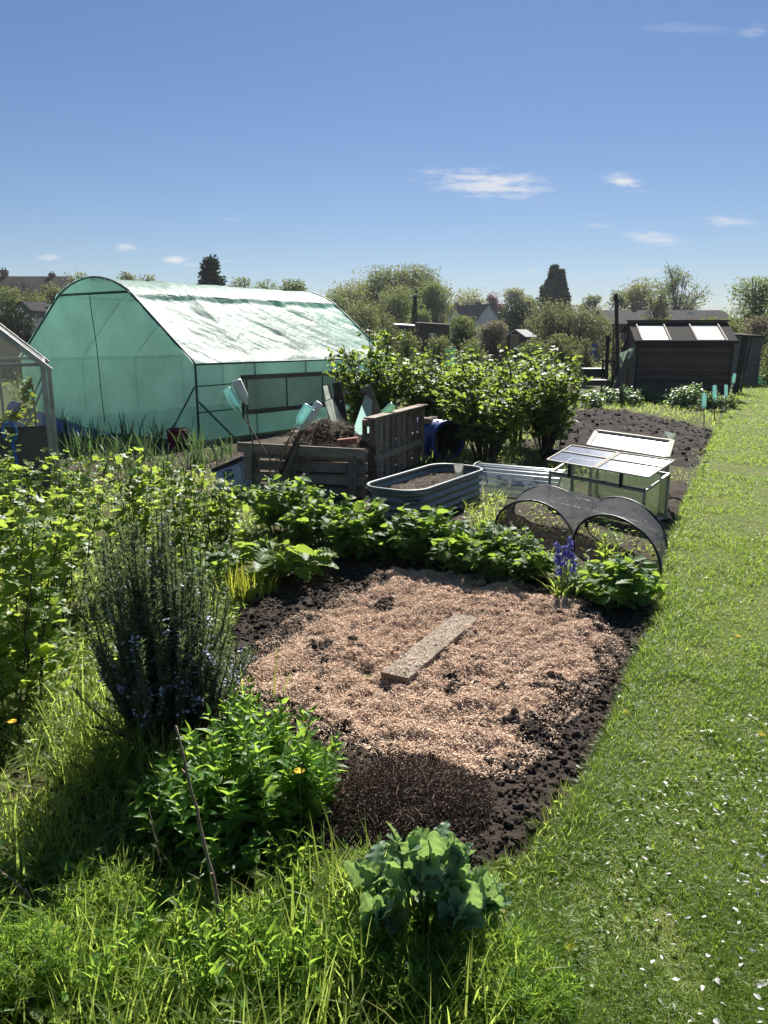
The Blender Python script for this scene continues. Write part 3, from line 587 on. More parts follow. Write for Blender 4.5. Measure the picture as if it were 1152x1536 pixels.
mb = MB(); n = 2600; i, j = RG.integers(4, 56, n), RG.integers(4, 56, n); p = Pt[i, j] + [0, 0, .005]; az = U(0, 2 * pi, n)
blades(mb, p, U(.05, .2, n), U(.002, .005, n), U(.7, 1.4, n), U(1.3, 2.1, n), 2, az); mb.build('dry_stalks', M_DRY, heap)
bk = G(513, 700); bk = (FL + FR) / 2 + fx * .42 - fn * .10; mb = MB(); beam(mb, bk + [0, 0, .56] - fx * .10, bk + [0, 0, .585] + fx * .10 + fn * -.03, .10, .06); b = mb.build('brick', M_BRICK, None, bev=.004); tag(b, 'single red brick lying on the front edge of the compost bay', 'brick')

# boards and panes standing behind
def board(name, label, cat, p, q, w, t, mat, up, group=None, bev=.003):
    mb = MB(); beam(mb, p, q, w, t, up); o = mb.build(name, mat, None, bev=bev); return tag(o, label, cat, group)
yb = FL[1] + 1.05
def PB(px, py, dy=0): return P(px, py, yb + dy)
board('plank', 'narrow dark plank with a white dot standing upright in the compost', 'plank', PB(522, 668), PB(505, 573), .10, .03, M_DWOOD, (0, 1, 0))
board('plank', 'brown plank leaning left behind the slatted pallet', 'plank', PB(572, 640, .2), PB(548, 580, .2), .12, .025, M_WOOD, (0, 1, 0))
mb = MB(); lathe(mb, [(.001, .0), (.012, 0), (.012, .004)], PB(511, 602, -.025), (0, -1, 0), 10); mb.build('knot', M_WHITEP, bpy.data.objects['plank'])
for i, (p, q, r_, lb) in enumerate((((498, 650), (484, 578), (492, 577), 'taller clear glass pane leaning on the compost'), ((506, 660), (486, 602), (500, 597), 'shorter clear glass pane in front of the taller one'))):
    a, b, c = PB(*p, -.02 - .05 * i), PB(*q, -.02 - .05 * i), PB(*r_, -.02 - .05 * i); d_ = c - b; gp = thing('glass_pane', lb, 'glass pane', a)
    mb = MB(); mb.add([a, a + d_ * 1.6, c, b], np.array([[0, 1, 2, 3]])); mb.build('pane', M_PETC, gp)
    mb = MB(); tube(mb, [a, b], .004, 5); tube(mb, [b, c], .004, 5); tube(mb, [a + d_ * 1.6, c], .009, 5); mb.build('edge', M_DWOOD, gp)
gs = thing('green_panel', 'small triangular green sheeted panel on a leaning pole', 'panel', PB(535, 660)); mb = MB(); v = [PB(528, 652, .1), PB(546, 590, .1), PB(558, 600, .1), PB(556, 652, .1)]; mb.add(v, np.array([[0, 1, 2, 3]])); mb.build('sheet', M_SIDE, gs)
mb = MB(); tube(mb, [PB(524, 658, .09), PB(549, 585, .09)], .012, 6); mb.build('pole', M_DWOOD, gs)

# ------------------------------------------------------------------ bottles on canes
CANES, BOTS = 'canes around the plots', 'bottles on cane tops'
def bottle(label, c, ax, L, r, mat, group=BOTS, name='plastic_bottle', k=14, ribs=True):
    """upside-down bottle: base at the far end of ax, neck over the cane at c"""
    ax = nrm(np.array(ax, float)); t = thing(name, label, 'bottle', c, group); mb = MB()
    pr = [(r * .26, 0), (r * .28, L * .06), (r * .36, L * .1), (r * .8, L * .24), (r, L * .33)]
    if ribs: pr += [(r * (1 - .05 * (q % 2)), L * (.36 + .56 * q / 9)) for q in range(10)]
    pr += [(r, L * .94), (r * .9, L * .985), (r * .55, L), (.001, L * .97)]
    lathe(mb, pr, c, ax, k); mb.build('bottle_body', mat, t, smooth=True)
    return t
def cane(label, p, q, r=.006, mat=None, name='cane'):
    mb = MB(); p, q = np.array(p), np.array(q); n = 9; tube(mb, [p + (q - p) * k / n for k in range(n + 1)], [r * (1.15 if k % 2 else 1) for k in range(n + 1)], 6)
    o = mb.build(name, mat or M_CANE, smooth=True); return tag(o, label, 'cane', CANES)
yf = (FL[1] + FR[1]) / 2
def bc(lab, base, neck, top, Y, Y2, r, mat, cm, rc=.007, ribs=True, cl=None):
    b, n_, t_ = P(*base, Y), P(*neck, Y2), P(*top, Y2); d_ = n_ - b; L = np.linalg.norm(t_ - n_)
    cane(cl or ('cane carrying the ' + lab.split(' on ')[0]), b, n_ + nrm(t_ - n_) * L * .3, rc, cm); bottle(lab, n_, t_ - n_, L, r, mat, ribs=ribs)
bc('aqua ribbed bottle leaning out on the far end of the pallet', (412, 700), (362, 620), (339, 583), yf - .05, yf - .05, .048, M_PET, M_CANE)
bc('dirty white bottle above the aqua one at the pallet end', (386, 700), (370, 607), (354, 570), yf + .02, yf + .02, .052, M_WHITEP, M_DCANE, ribs=False)
bc('crumpled aqua bottle on a cane over the middle of the pallet', (402, 712), (444, 640), (464, 608), yf - .06, yf - .06, .055, M_PET, M_CANE)
bc('white bottle with dark stick behind the crumpled aqua bottle', (430, 700), (455, 635), (480, 604), yf + .06, yf + .06, .042, M_WHITEP, M_DCANE, .016, False)
bc('lower white bottle with dark stick in front of its twin', (418, 715), (448, 648), (473, 616), yf - .02, yf - .02, .042, M_WHITEP, M_DCANE, .016, False)
for a, b, l in (((410, 716), (432, 666), 'thin pale cane leaning on the pallet nearest the sack'), ((424, 716), (446, 666), 'second pale cane leaning on the low pallet'), ((436, 716), (449, 664), 'steepest dark stick leaning on the low pallet')): cane(l, P(*a, yf - .12), P(*b, yf - .1), .010, M_CANE if 'pale' in l else M_DCANE)
bottle('green bottle lying on the heap beside the slatted pallet', P(568, 628, yb + .1), P(594, 604, yb + .1) - P(568, 628, yb + .1), .24, .05, M_PETG, 'bottles lying about')
for px, py, tp, nk, r, lab in ((1056, 640, 590, 616, .045, 'aqua bottle on the cane nearest the dug plot'), (1072, 634, 578, 604, .042, 'aqua bottle on the second cane by the grass edge'), (1089, 625, 577, 600, .038, 'small aqua bottle on the third cane by the grass edge'), (1097, 608, 560, 578, .042, 'aqua bottle leaning beside the dark corner post')):
    b = G(px, py); Y = b[1]; ln = 5 if 'lean' in lab else 0; n_, t_ = P(px + ln * .5, nk, Y), P(px + ln, tp, Y); cane('cane under the ' + lab.split(' on ')[0] + (' nearest the dug plot' if 'nearest' in lab else ' in the row by the grass' if 'second' in lab else ''), b, n_ + (t_ - n_) * .3, .008, M_DCANE); bottle(lab, n_, t_ - n_, np.linalg.norm(t_ - n_), r, M_PET)
Yc = G(1000, 735)[1]
cane('dark cane standing at the corner of the glass cold frame', P(997, 742, Yc), P(1000, 652, Yc), .007, M_DCANE)
bt = thing('cut_bottle', 'cut open clear bottle on the cane beside the cold frames', 'bottle', P(998, 668, Yc), BOTS); mb = MB(); c = P(998, 672, Yc); lathe(mb, [(.03, 0), (.055, .05), (.065, .17), (.062, .17), (.05, .05)], c, nrm(P(1006, 648, Yc) - c), 4); mb.build('bottle_body', M_PETC, bt)
b = G(838, 690); cane('tall thin cane standing at the far corner of the cold frames', b, P(845, 617, b[1]), .008, M_DCANE)

# ------------------------------------------------------------------ sack with lettering
sc_ = G(352, 742); sk = thing('compost_sack', 'pale plastic compost sack with a torn open black lined top', 'sack', sc_); mb = MB()
sx_ = nrm(P(383, 728, sc_[1]) - P(330, 742, sc_[1])); szv = nrm(P(376, 700, sc_[1] + .1) - P(386, 735, sc_[1])); sy_ = nrm(np.cross(szv, sx_)); sx_ = np.cross(sy_, szv)
uu, vv = np.meshgrid(np.linspace(0, 2 * pi, 33), np.linspace(0, 1, 14)); sup = lambda a: np.sign(a) * np.abs(a) ** .55
bl = .85 + .15 * np.sin(vv * pi); X = .19 * sup(np.cos(uu)) * bl; Y = .085 * sup(np.sin(uu)) * np.sin(np.clip(vv * pi * .9 + .25, 0, pi)) ** .5 + .012 * (fbm(uu * 2, vv * 6, 90) - .5); Z = vv * .30
ctr = P(357, 740, sc_[1]); grid(mb, ctr + X[..., None] * sx_ + Y[..., None] * sy_ + Z[..., None] * szv); M_SACK = pm('sack_plastic', (.42, .46, .46), (.32, .36, .37), 7, .4, .3, .006, spec=.5); mb.build('sack_body', M_SACK, sk, smooth=True)
mb = MB(); beam(mb, ctr + szv * .31 - sx_ * .2, ctr + szv * .34 + sx_ * .17, .10, .035, szv); mb.build('torn_top', M_BLACKP, sk, bev=.01)
mb = MB(); fz = -1 if sy_[1] > 0 else 1; face = ctr + sy_ * fz * .094
beam(mb, face + sx_ * .155 + szv * .02, face + sx_ * .155 + szv * .285, .07, .004, up=sy_); mb.build('label_band', M_SACK, sk)
def text(s, size, o, xd, nd, mat, parent, name='lettering', ext=.001, sy=1):
    cu = bpy.data.curves.new(name, 'FONT'); cu.body = s; cu.size = size; cu.extrude = ext; cu.align_x = 'CENTER'; cu.align_y = 'CENTER'; cu.materials.append(mat)
    t = bpy.data.objects.new(name, cu); COL.objects.link(t); xd, nd = nrm(np.array(xd)), nrm(np.array(nd)); yd_ = np.cross(nd, xd)
    M = Matrix([[xd[i], yd_[i], nd[i], o[i]] for i in range(3)] + [[0, 0, 0, 1]]); off = np.zeros(3); p = parent
    while p is not None: off = off + np.array(p.location); p = p.parent
    M.translation = Vector(np.array(o) - off); bpy.context.view_layer.update(); me = bpy.data.meshes.new_from_object(t.evaluated_get(bpy.context.evaluated_depsgraph_get())); bpy.data.objects.remove(t)
    t = bpy.data.objects.new(name, me); COL.objects.link(t); t.parent = parent; t.matrix_local = M @ Matrix.Diagonal((1, sy, 1, 1)); return t
M_NAVY = pm('navy_print', (.02, .03, .06), (.015, .02, .05), 10, .6, 0, .001)
text('ROWOR', .088, face + sx_ * .153 + szv * .155 + sy_ * fz * .006, -szv, sy_ * fz, M_NAVY, sk, sy=.85)
mb = MB(); beam(mb, face + sx_ * .115 + szv * .0, face + sx_ * .115 + szv * .29, .006, .004, up=sy_); e = face + sy_ * fz * .003 - sx_ * .02 + szv * .2
for a, b in ((-1, 1), (1, 1)): pass
for p_, q_ in ((( -.04, -.04), (.04, -.04)), ((.04, -.04), (.04, .04)), ((.04, .04), (-.04, .04)), ((-.04, .04), (-.04, -.04))): beam(mb, e + sx_ * p_[0] + szv * p_[1], e + sx_ * q_[0] + szv * q_[1], .014, .003, up=sy_)
tube(mb, [e + sx_ * .02 * cos(a) + szv * .02 * sin(a) for a in np.linspace(0, 4.5, 10)], .005, 5); mb.build('emblem', M_NAVY, sk)

# ------------------------------------------------------------------ galvanised raised bed
rc = [G(*p, .30) * [1, 1, 0] for p in ((604, 752), (726, 709), (692, 686), (570, 722))]
c_ = sum(rc) / 4 + [-.07, -.03, 0]; ux = nrm(rc[1] - rc[0] + rc[2] - rc[3]); uy = np.array([-ux[1], ux[0], 0]); la = (np.linalg.norm(rc[1] - rc[0]) + np.linalg.norm(rc[2] - rc[3])) / 4 * .90; lb = .9 * abs((rc[3] - rc[0] + rc[2] - rc[1]) @ uy) / 4
rb = thing('raised_bed', 'corrugated grey green metal raised bed with rounded corners', 'raised bed', c_); HB = .30
def rrect(a, b, r, n=8):
    o = []
    for cx, cy, s in ((a - r, b - r, 0), (-a + r, b - r, 1), (-a + r, -b + r, 2), (a - r, -b + r, 3)):
        o += [(cx + r * cos((s + k / n) * pi / 2), cy + r * sin((s + k / n) * pi / 2)) for k in range(n + 1)]
    return np.array(o + o[:1])
mb = MB(); Z = np.linspace(0, HB, 41); Rr = []
for z in Z:
    off = .010 * cos(z / HB * 4.5 * 2 * pi); q_ = rrect(la + off, lb + off, .20); Rr.append(c_ + q_[:, :1] * ux + q_[:, 1:] * uy + [0, 0, z])
grid(mb, np.array(Rr)); mb.build('wall', M_GALV, rb, smooth=True)
mb = MB(); q_ = rrect(la + .012, lb + .012, .21); tube(mb, c_ + q_[:, :1] * ux + q_[:, 1:] * uy + np.array([0, 0, HB]), .017, 8, False); mb.build('rim', M_RIM, rb, smooth=True)
mb = MB(); a = np.linspace(-1, 1, 40); X, Y = np.meshgrid(a, a); grid(mb, c_ + (X * (la - .01) * np.where(abs(Y) > .8, .93, 1))[..., None] * ux + (Y * (lb - .01))[..., None] * uy + (HB - .09 + .06 * (fbm(X * 6, Y * 4, 95) - .3))[..., None] * np.array([0, 0, 1.])); mb.build('soil', M_SOIL, rb, smooth=True)
mb = MB(); n = 700; X, Y = U(-.9, .9, n), U(-.9, .9, n); blades(mb, c_ + X[:, None] * la * ux + Y[:, None] * lb * uy + np.array([0, 0, HB - .07]), U(.02, .08, n), .004, U(.9, 1.4, n), 1.6, 2); mb.build('straw', M_DRY, rb)['kind'] = 'stuff'
cp = c_ + ux * la * .62 - uy * lb * .35 + [0, 0, HB - .08]; t = thing('plastic_cup', 'small clear plastic cup standing in the raised bed', 'cup', cp); mb = MB(); lathe(mb, [(.001, 0), (.034, 0), (.05, .15), (.053, .15), (.049, .148)], cp, k=16); mb.build('cup_body', M_PETC, t, smooth=True)

# blue drum on its side
bd = G(663, 692) + [0, .15, .27]; bx = nrm(np.array([.55, -.82, 0])); t = thing('blue_drum', 'blue plastic drum lying on its side with an open dark mouth', 'drum', bd - [0, 0, .27]); mb = MB()
lathe(mb, [(.001, -.62), (.22, -.62), (.25, -.58), (.265, -.4), (.255, -.38), (.27, -.2), (.255, -.17), (.262, .08), (.25, .1), (.27, .12), (.27, .15), (.235, .15), (.235, .12)], bd, bx, 28); mb.build('drum_body', M_BLUE, t, smooth=True)
mb = MB(); lathe(mb, [(.234, .13), (.232, -.5), (.001, -.5)], bd, bx, 28); mb.build('drum_inside', M_DARK, t, smooth=True)

# clear corrugated cloche
k0, k1 = G(700, 738), G(835, 752); kx = nrm(k1 - k0); ky = np.array([-kx[1], kx[0], 0]); kl = np.linalg.norm(k1 - k0); kc = k0 + ky * .28
cl = thing('plastic_cloche', 'clear corrugated plastic cloche behind the raised bed', 'cloche', (k0 + k1) / 2); mb = MB(); th = np.linspace(0, pi, 91); S = np.linspace(0, kl, 24)
rr = .29 + .007 * np.sin(th * 30); grid(mb, np.array([[kc + kx * s + ky * (-r_ * cos(a)) + [0, 0, r_ * sin(a) * .92] for a, r_ in zip(th, rr)] for s in S])); mb.build('cover', M_POLYC, cl, smooth=True)
mb = MB()
for s in (.0, kl): tube(mb, [kc + kx * s + ky * (-.30 * cos(a)) + [0, 0, .30 * sin(a) * .92] for a in np.linspace(0, pi, 20)], .010, 6)
mb.build('hoop', M_RIM, cl, smooth=True)

# ------------------------------------------------------------------ cold frames
def quad(mb, a, b, c, d): mb.add([a, b, c, d], np.array([[0, 1, 2, 3]]))
fl, fr = G(826, 690, .43) * [1, 1, 0], G(969, 715, .43) * [1, 1, 0]; ex = nrm(fr - fl); ey = np.array([-ex[1], ex[0], 0]); W = np.linalg.norm(fr - fl); D = .32; hf, hb = .30, .42
cf = thing('cold_frame', 'aluminium and glass cold frame with two propped lids whitened like reflected sky', 'cold frame', (fl + fr) / 2)
def CP(u, v, z): return fl + ex * u * W + ey * v * D + np.array([0, 0, z])
mb = MB(); ft = .022
for u in (0, 1):
    beam(mb, CP(u, 0, 0), CP(u, 0, hf), ft, ft, up=ey); beam(mb, CP(u, 1, 0), CP(u, 1, hb), ft, ft, up=ey); beam(mb, CP(u, 0, hf), CP(u, 1, hb), ft, ft); beam(mb, CP(u, 0, .02), CP(u, 1, .02), ft, ft)
for v, h in ((0, hf), (1, hb)): beam(mb, CP(0, v, h), CP(1, v, h), ft, ft); beam(mb, CP(0, v, .02), CP(1, v, .02), ft, ft)
beam(mb, CP(0, 0, hf + .018), CP(1, 0, hf + .018), .03, .012, mi=1)
mb.build('frame', [M_ALU, M_BLACKP], cf, bev=.002)
mb = MB(); quad(mb, CP(0, 0, 0), CP(1, 0, 0), CP(1, 0, hf), CP(0, 0, hf)); quad(mb, CP(0, 1, 0), CP(1, 1, 0), CP(1, 1, hb), CP(0, 1, hb))
for u in (0, 1): quad(mb, CP(u, 0, 0), CP(u, 1, 0), CP(u, 1, hb), CP(u, 0, hf))
mb.build('glazing', M_GLASS, cf)
lz0, lz1 = .43, .545
for u0, u1 in ((-.03, .487), (.513, 1.03)):
    a, b, c, d = CP(u0, -.04, lz0), CP(u1, -.04, lz0), CP(u1, 1.02, lz1), CP(u0, 1.02, lz1)
    mb = MB(); quad(mb, a, b, c, d); ld = mb.build('lid', M_LIDG, cf)
    mb = MB()
    for p_, q_ in ((a, b), (b, c), (c, d), (d, a), ((a + d * 1.4) / 2.4, (b + c * 1.4) / 2.4)): beam(mb, p_, q_, .022, .012)
    mb.build('lid_frame', M_WFRAME, ld, bev=.002)
    mb = MB(); u = (u0 + u1) / 2; beam(mb, CP(u, -.02, hf), CP(u, -.02, lz0 - .008), .028, .02, up=ey); mb.build('prop', M_BLACKP, cf)
f2, r2 = G(889, 669, .53) * [1, 1, 0], G(996, 686, .53) * [1, 1, 0]; ex2 = nrm(r2 - f2); ey2 = nrm(np.array([.45, .89, 0])); W2 = np.linalg.norm(r2 - f2)
def DP(u, v, z): return f2 + ex2 * u * W2 + ey2 * v * .32 + np.array([0, 0, z])
c2_ = thing('cold_frame', 'pale timber cold frame with one milky lid behind the glass one', 'cold frame', (f2 + r2) / 2)
mb = MB()
for u in (0, 1): beam(mb, DP(u, 0, 0), DP(u, 0, .50), .035, .035, up=ey2); beam(mb, DP(u, 1, 0), DP(u, 1, .60), .035, .035, up=ey2); beam(mb, DP(u, .02, .48), DP(u, .98, .60), .03, .03)
for v, h in ((0, .485), (1, .60)): beam(mb, DP(0.02, v, h), DP(.98, v, h), .03, .03)
mb.build('frame', M_WFRAME, c2_, bev=.003)
mb = MB(); quad(mb, DP(0, .01, 0), DP(1, .01, 0), DP(1, .01, .48), DP(0, .01, .48)); quad(mb, DP(0, 1, 0), DP(1, 1, 0), DP(1, 1, .54), DP(0, 1, .54)); quad(mb, DP(1, 0, 0), DP(1, 1, 0), DP(1, 1, .54), DP(1, 0, .48)); quad(mb, DP(0, 0, 0), DP(0, 1, 0), DP(0, 1, .54), DP(0, 0, .48)); mb.build('glazing', M_GLASS, c2_)
a, b, c, d = DP(-.06, -.06, .53), DP(1.04, -.06, .53), DP(1.03, 1.06, .64), DP(-.05, 1.06, .64); mb = MB(); quad(mb, a, b, c, d); ld = mb.build('lid', M_FROST, c2_); mb = MB()
for p_, q_ in ((a, b), (b, c), (c, d), (d, a)): beam(mb, p_, q_, .05, .028)
mb.build('lid_frame', M_WFRAME, ld, bev=.003)

# ------------------------------------------------------------------ black net tunnel
n0, n1 = G(742, 795), G(992, 862); nx_ = nrm(n1 - n0); ny_ = nrm(np.array([.26, .62, 0])); NW = np.linalg.norm(n1 - n0); ND = .68
nt_ = thing('net_tunnel', 'black mesh netting draped over two rows of low hoops', 'net tunnel', (n0 + n1) / 2)
def prof(u, v):
    h = lambda q, w: np.sqrt(np.maximum(0, 1 - ((u - q) / w) ** 2))
    a_, b_ = .30 * h(.26, .262) ** .9, .35 * h(.755, .247) ** .9; val = .11 + .07 * np.sin(v * pi) + .17 * v
    k = np.maximum(np.maximum(a_, b_), np.where((u > .2) & (u < .8), val * (.6 + .4 * v), 0))
    return k
def NP(u, v, z): return n0 + nx_ * (u * NW) + ny_ * (v * ND + .10 * np.sin(u * 5)) + np.array([0, 0, z])
mb = MB(); uu = .5 - .5 * np.cos(np.linspace(0, pi, 90)); uu = np.linspace(-.002, 1.002, 110); V = np.linspace(0, 1, 26); Z = []
for v in V:
    z = prof(uu, v) * (1 - .16 * sin(pi * v)) + .035 * (fbm(uu * 11, uu * 0 + v * 4, 99) - .5) * smooth(prof(uu, v) / .1); z = np.where((uu < .01) | (uu > .99), -.02, z)
    fl_ = .035 * np.exp(-z / .05); Z.append([NP(u + (-f_ if u < .5 else f_) * .6 * fbm(np.array(u * 30), np.array(v * 9), 4), v * 1.06 - .03, zz_ + .006) for u, zz_, f_ in zip(uu, z, fl_)])
grid(mb, np.array(Z)); mb.build('netting', M_NET, nt_, smooth=True)
for v in (0.0, 1.0):
    for q_, w_, h_ in ((.26, .262, .30), (.755, .247, .35)):
        mb = MB(); tube(mb, [NP(q_ - w_ * cos(a), v, h_ * max(0, sin(a)) ** .9 * 1.0 - .0) for a in np.linspace(0, pi, 28)], .009, 7); mb.build('hoop', M_BLACKP, nt_, smooth=True)

# ------------------------------------------------------------------ plank on the mulch
pa, pb_ = G(592, 1008, .08), G(700, 918, .08); pa[2] = mulz(pa[0:1], pa[1:2])[0] + .03; pb_[2] = mulz(pb_[0:1], pb_[1:2])[0] + .035
mb = MB(); n = 14; d_ = nrm(pb_ - pa); s_ = nrm(np.cross(d_, [0, 0, 1])); pts = [pa + (pb_ - pa) * k / n for k in range(n + 1)]
w_ = .072; row = np.array([[p + s_ * (a * w_) + np.array([0, 0, b * .013]) + s_ * .003 * sin(k * 2.1) for a, b in ((-1, -1), (-1, 1), (1, 1), (1, -1), (-1, -1))] for k, p in enumerate(pts)])
grid(mb, row, flip=True); mb.add(row[0][:4], np.array([[3, 2, 1, 0]])); mb.add(row[-1][:4], np.array([[0, 1, 2, 3]])); o = mb.build('plank', M_PLANK, None, bev=.003); tag(o, 'long weathered scaffold plank lying across the wood mulch', 'plank')
n = 420; q_ = pa + (pb_ - pa) * U(0, 1, n)[:, None] + s_ * (np.clip(RG.normal(size=n) * .5, -1, 1) * w_ * .95)[:, None] + [0, 0, .019]; a = U(0, 2 * pi, n); mb = MB(); inst(mb, Tc, q_, np.stack([np.cos(a), np.sin(a), 0 * a], 1), flat(n, .2), RG.gamma(3, .0035, n) + .003, RG.gamma(4, .0007, n) + .001); mb.build('shavings', M_CHIP, o)['kind'] = 'stuff'

# ------------------------------------------------------------------ shed
SY = G(1000, 598)[1]; s0, s1 = P(951, 597, SY), P(1089, 606, SY - .25); s0[2] = s1[2] = 0; vx = nrm(s1 - s0); vy = np.array([-vx[1], vx[0], 0]); SW = np.linalg.norm(s1 - s0); SD = 1.9; e0, e1_ = 1.50, 1.98
sd_ = thing('shed', 'dark creosoted shed with two white sheets set in its sloping roof', 'shed', (s0 + s1) / 2)
def SP(u, v, z): return s0 + vx * (u * SW) + vy * (v * SD) + np.array([0, 0, z])
mb = MB(); nb_ = 15
for k in range(nb_):
    z0, z1 = e0 * k / nb_, e0 * (k + 1) / nb_ + .012; beam(mb, SP(0, -.012, (z0 + z1) / 2), SP(1, -.012, (z0 + z1) / 2 + U(-.004, .004)), .02, z1 - z0, up=(0, -.28, 1))
mb.build('front_boards', M_SHEDW, sd_)
mb = MB()
for u in (0, 1): mb.add([SP(u, 0, 0), SP(u, 1, 0), SP(u, 1, e1_ - .27), SP(u, .45, e1_ - .02), SP(u, 0, e0)], np.array([[0, 1, 2, 3, 4]]))
quad(mb, SP(0, 1, 0), SP(1, 1, 0), SP(1, 1, e1_ - .28), SP(0, 1, e1_ - .28)); quad(mb, SP(0, .003, 0), SP(1, .003, 0), SP(1, .003, e0), SP(0, .003, e0)); mb.build('wall', M_SHEDW, sd_)
for u in (-.005, 1.005): mb = MB(); beam(mb, SP(u, -.03, 0), SP(u, -.03, e0), .06, .04, up=vy); mb.build('corner_post', M_DWOOD, sd_)
rv, rz2 = .45, e1_
mb = MB(); q_ = [SP(-.05, -.10, e0 + .0), SP(1.04, -.10, e0 + .0), SP(1.04, rv, rz2), SP(-.05, rv, rz2)]; mb.add(q_ + [p - np.array([0, 0, .03]) for p in q_], BF); mb.add([SP(-.05, rv, rz2), SP(1.04, rv, rz2), SP(1.04, 1.05, rz2 - .25), SP(-.05, 1.05, rz2 - .25)], np.array([[0, 1, 2, 3]])); rf = mb.build('roof', M_FELT, sd_)
def RF(u, v, h=0): w = (v + .10) / (rv + .10); return SP(u, v, e0 + (rz2 - e0) * w + h)
for u0, u1 in ((.045, .315), (.625, .905)):
    mb = MB(); q_ = [RF(u0, -.09, .012), RF(u1, -.09, .012), RF(u1, rv - .12, .012), RF(u0, rv - .12, .012)]; mb.add(q_ + [p - np.array([0, 0, .008]) for p in q_], BF[1:]); mb.build('white_sheet', M_WSHEET, rf)
for u in (.03, .33, .61, .92): mb = MB(); beam(mb, RF(u, -.12, .02), RF(u, rv - .08, .02), .035, .03); mb.build('batten', M_WFRAME, rf, bev=.004)
mb = MB(); beam(mb, SP(-.06, rv, rz2 + .03), SP(1.06, rv, rz2 + .03), .14, .05); mb.build('ridge_board', M_FELT, rf); mb = MB(); beam(mb, SP(-.05, -.12, e0 - .04), SP(1.04, -.12, e0 - .04), .025, .09); mb.build('fascia', M_DWOOD, rf)
# corner post and fence
cpb = G(1102, 592); mb = MB(); beam(mb, cpb - [0, 0, .05], P(1119, 502, cpb[1] - .1), .14, .12, up=(0, 1, 0)); beam(mb, cpb + [.16, .02, -.05], P(1128, 503, cpb[1]), .05, .05, up=(0, 1, 0)); o = mb.build('corner_post', M_DWOOD, None, bev=.01); tag(o, 'stout leaning dark timber post at the corner of the shed plot', 'post')
py = SY + .2
for i, (a, b, w, lb) in enumerate((((928, 600), (924, 441), .085, 'tallest dark post rising beside the shed'), ((908, 595), (912, 503), .09, 'shorter thick dark post left of the tall one'), ((901, 604), (905, 540), .05, 'thin dark stake furthest from the shed'), ((917, 595), (921, 490), .04, 'slim pale post of the wire panel'))):
    p = P(*a, py); p[2] = -.05; board('fence_post', lb, 'post', p, P(*b, py), w, w * .8, M_DWOOD if i < 3 else M_WOOD, (0, 1, 0), 'posts beside the shed')
board('plank', 'dark plank leaning steeply against the tall post by the shed', 'plank', P(913, 588, py - .15), P(941, 508, py + .1), .09, .03, M_DWOOD, (0, 1, 0), 'planks leaning by the shed')
board('plank', 'grey plank leaning low between the shed posts', 'plank', P(916, 596, py - .2), P(940, 540, py), .11, .03, M_WOOD, (0, 1, 0), 'planks leaning by the shed')
board('plank', 'long thin grey plank leaning from the shed eaves', 'plank', P(921, 598, py - .25), P(956, 514, py - .02), .06, .03, M_WOOD, (0, 1, 0), 'planks leaning by the shed')
wp = thing('wire_panel', 'wire mesh fence panel behind the posts beside the shed', 'fence panel', P(938, 580, SY + .9) * [1, 1, 0]); mb = MB()
for k in range(10): tube(mb, [P(919 + 4.2 * k, 585, SY + .9), P(920 + 4.2 * k, 488, SY + .9)], .006, 4)
for k in range(12): tube(mb, [P(919, 490 + 8 * k, SY + .9), P(958, 492 + 8 * k, SY + .9)], .006, 4)
mb.build('mesh', M_DWOOD, wp); mb = MB(); beam(mb, P(918, 487, SY + .9), P(960, 490, SY + .9), .05, .05); beam(mb, P(940, 590, SY + .9), P(941, 487, SY + .9), .05, .05, up=(0, 1, 0)); mb.build('panel_frame', M_WOOD, wp)
rg = thing('pale_rag', 'crumpled pale plastic hanging from the posts beside the shed', 'plastic sheet', P(940, 530, py - .3)); mb = MB(); uu, vv = np.meshgrid(np.linspace(0, 1, 14), np.linspace(0, 1, 10)); a = P(930, 530, py - .3); b = P(952, 520, py - .3); Pt = a + uu[..., None] * (b - a) + vv[..., None] * np.array([0, 0, -.28]) * (1 - .25 * uu[..., None]) + np.array([0, 1., 0]) * (.06 * np.sin(uu * 11 + vv * 3))[..., None]; grid(mb, Pt); mb.build('sheet', M_SHEET, rg, smooth=True)
board('rail', 'thin horizontal rail tying the dark posts together', 'rail', P(903, 541, py - .08), P(930, 543, py - .08), .03, .05, M_DWOOD, (0, 0, 1))
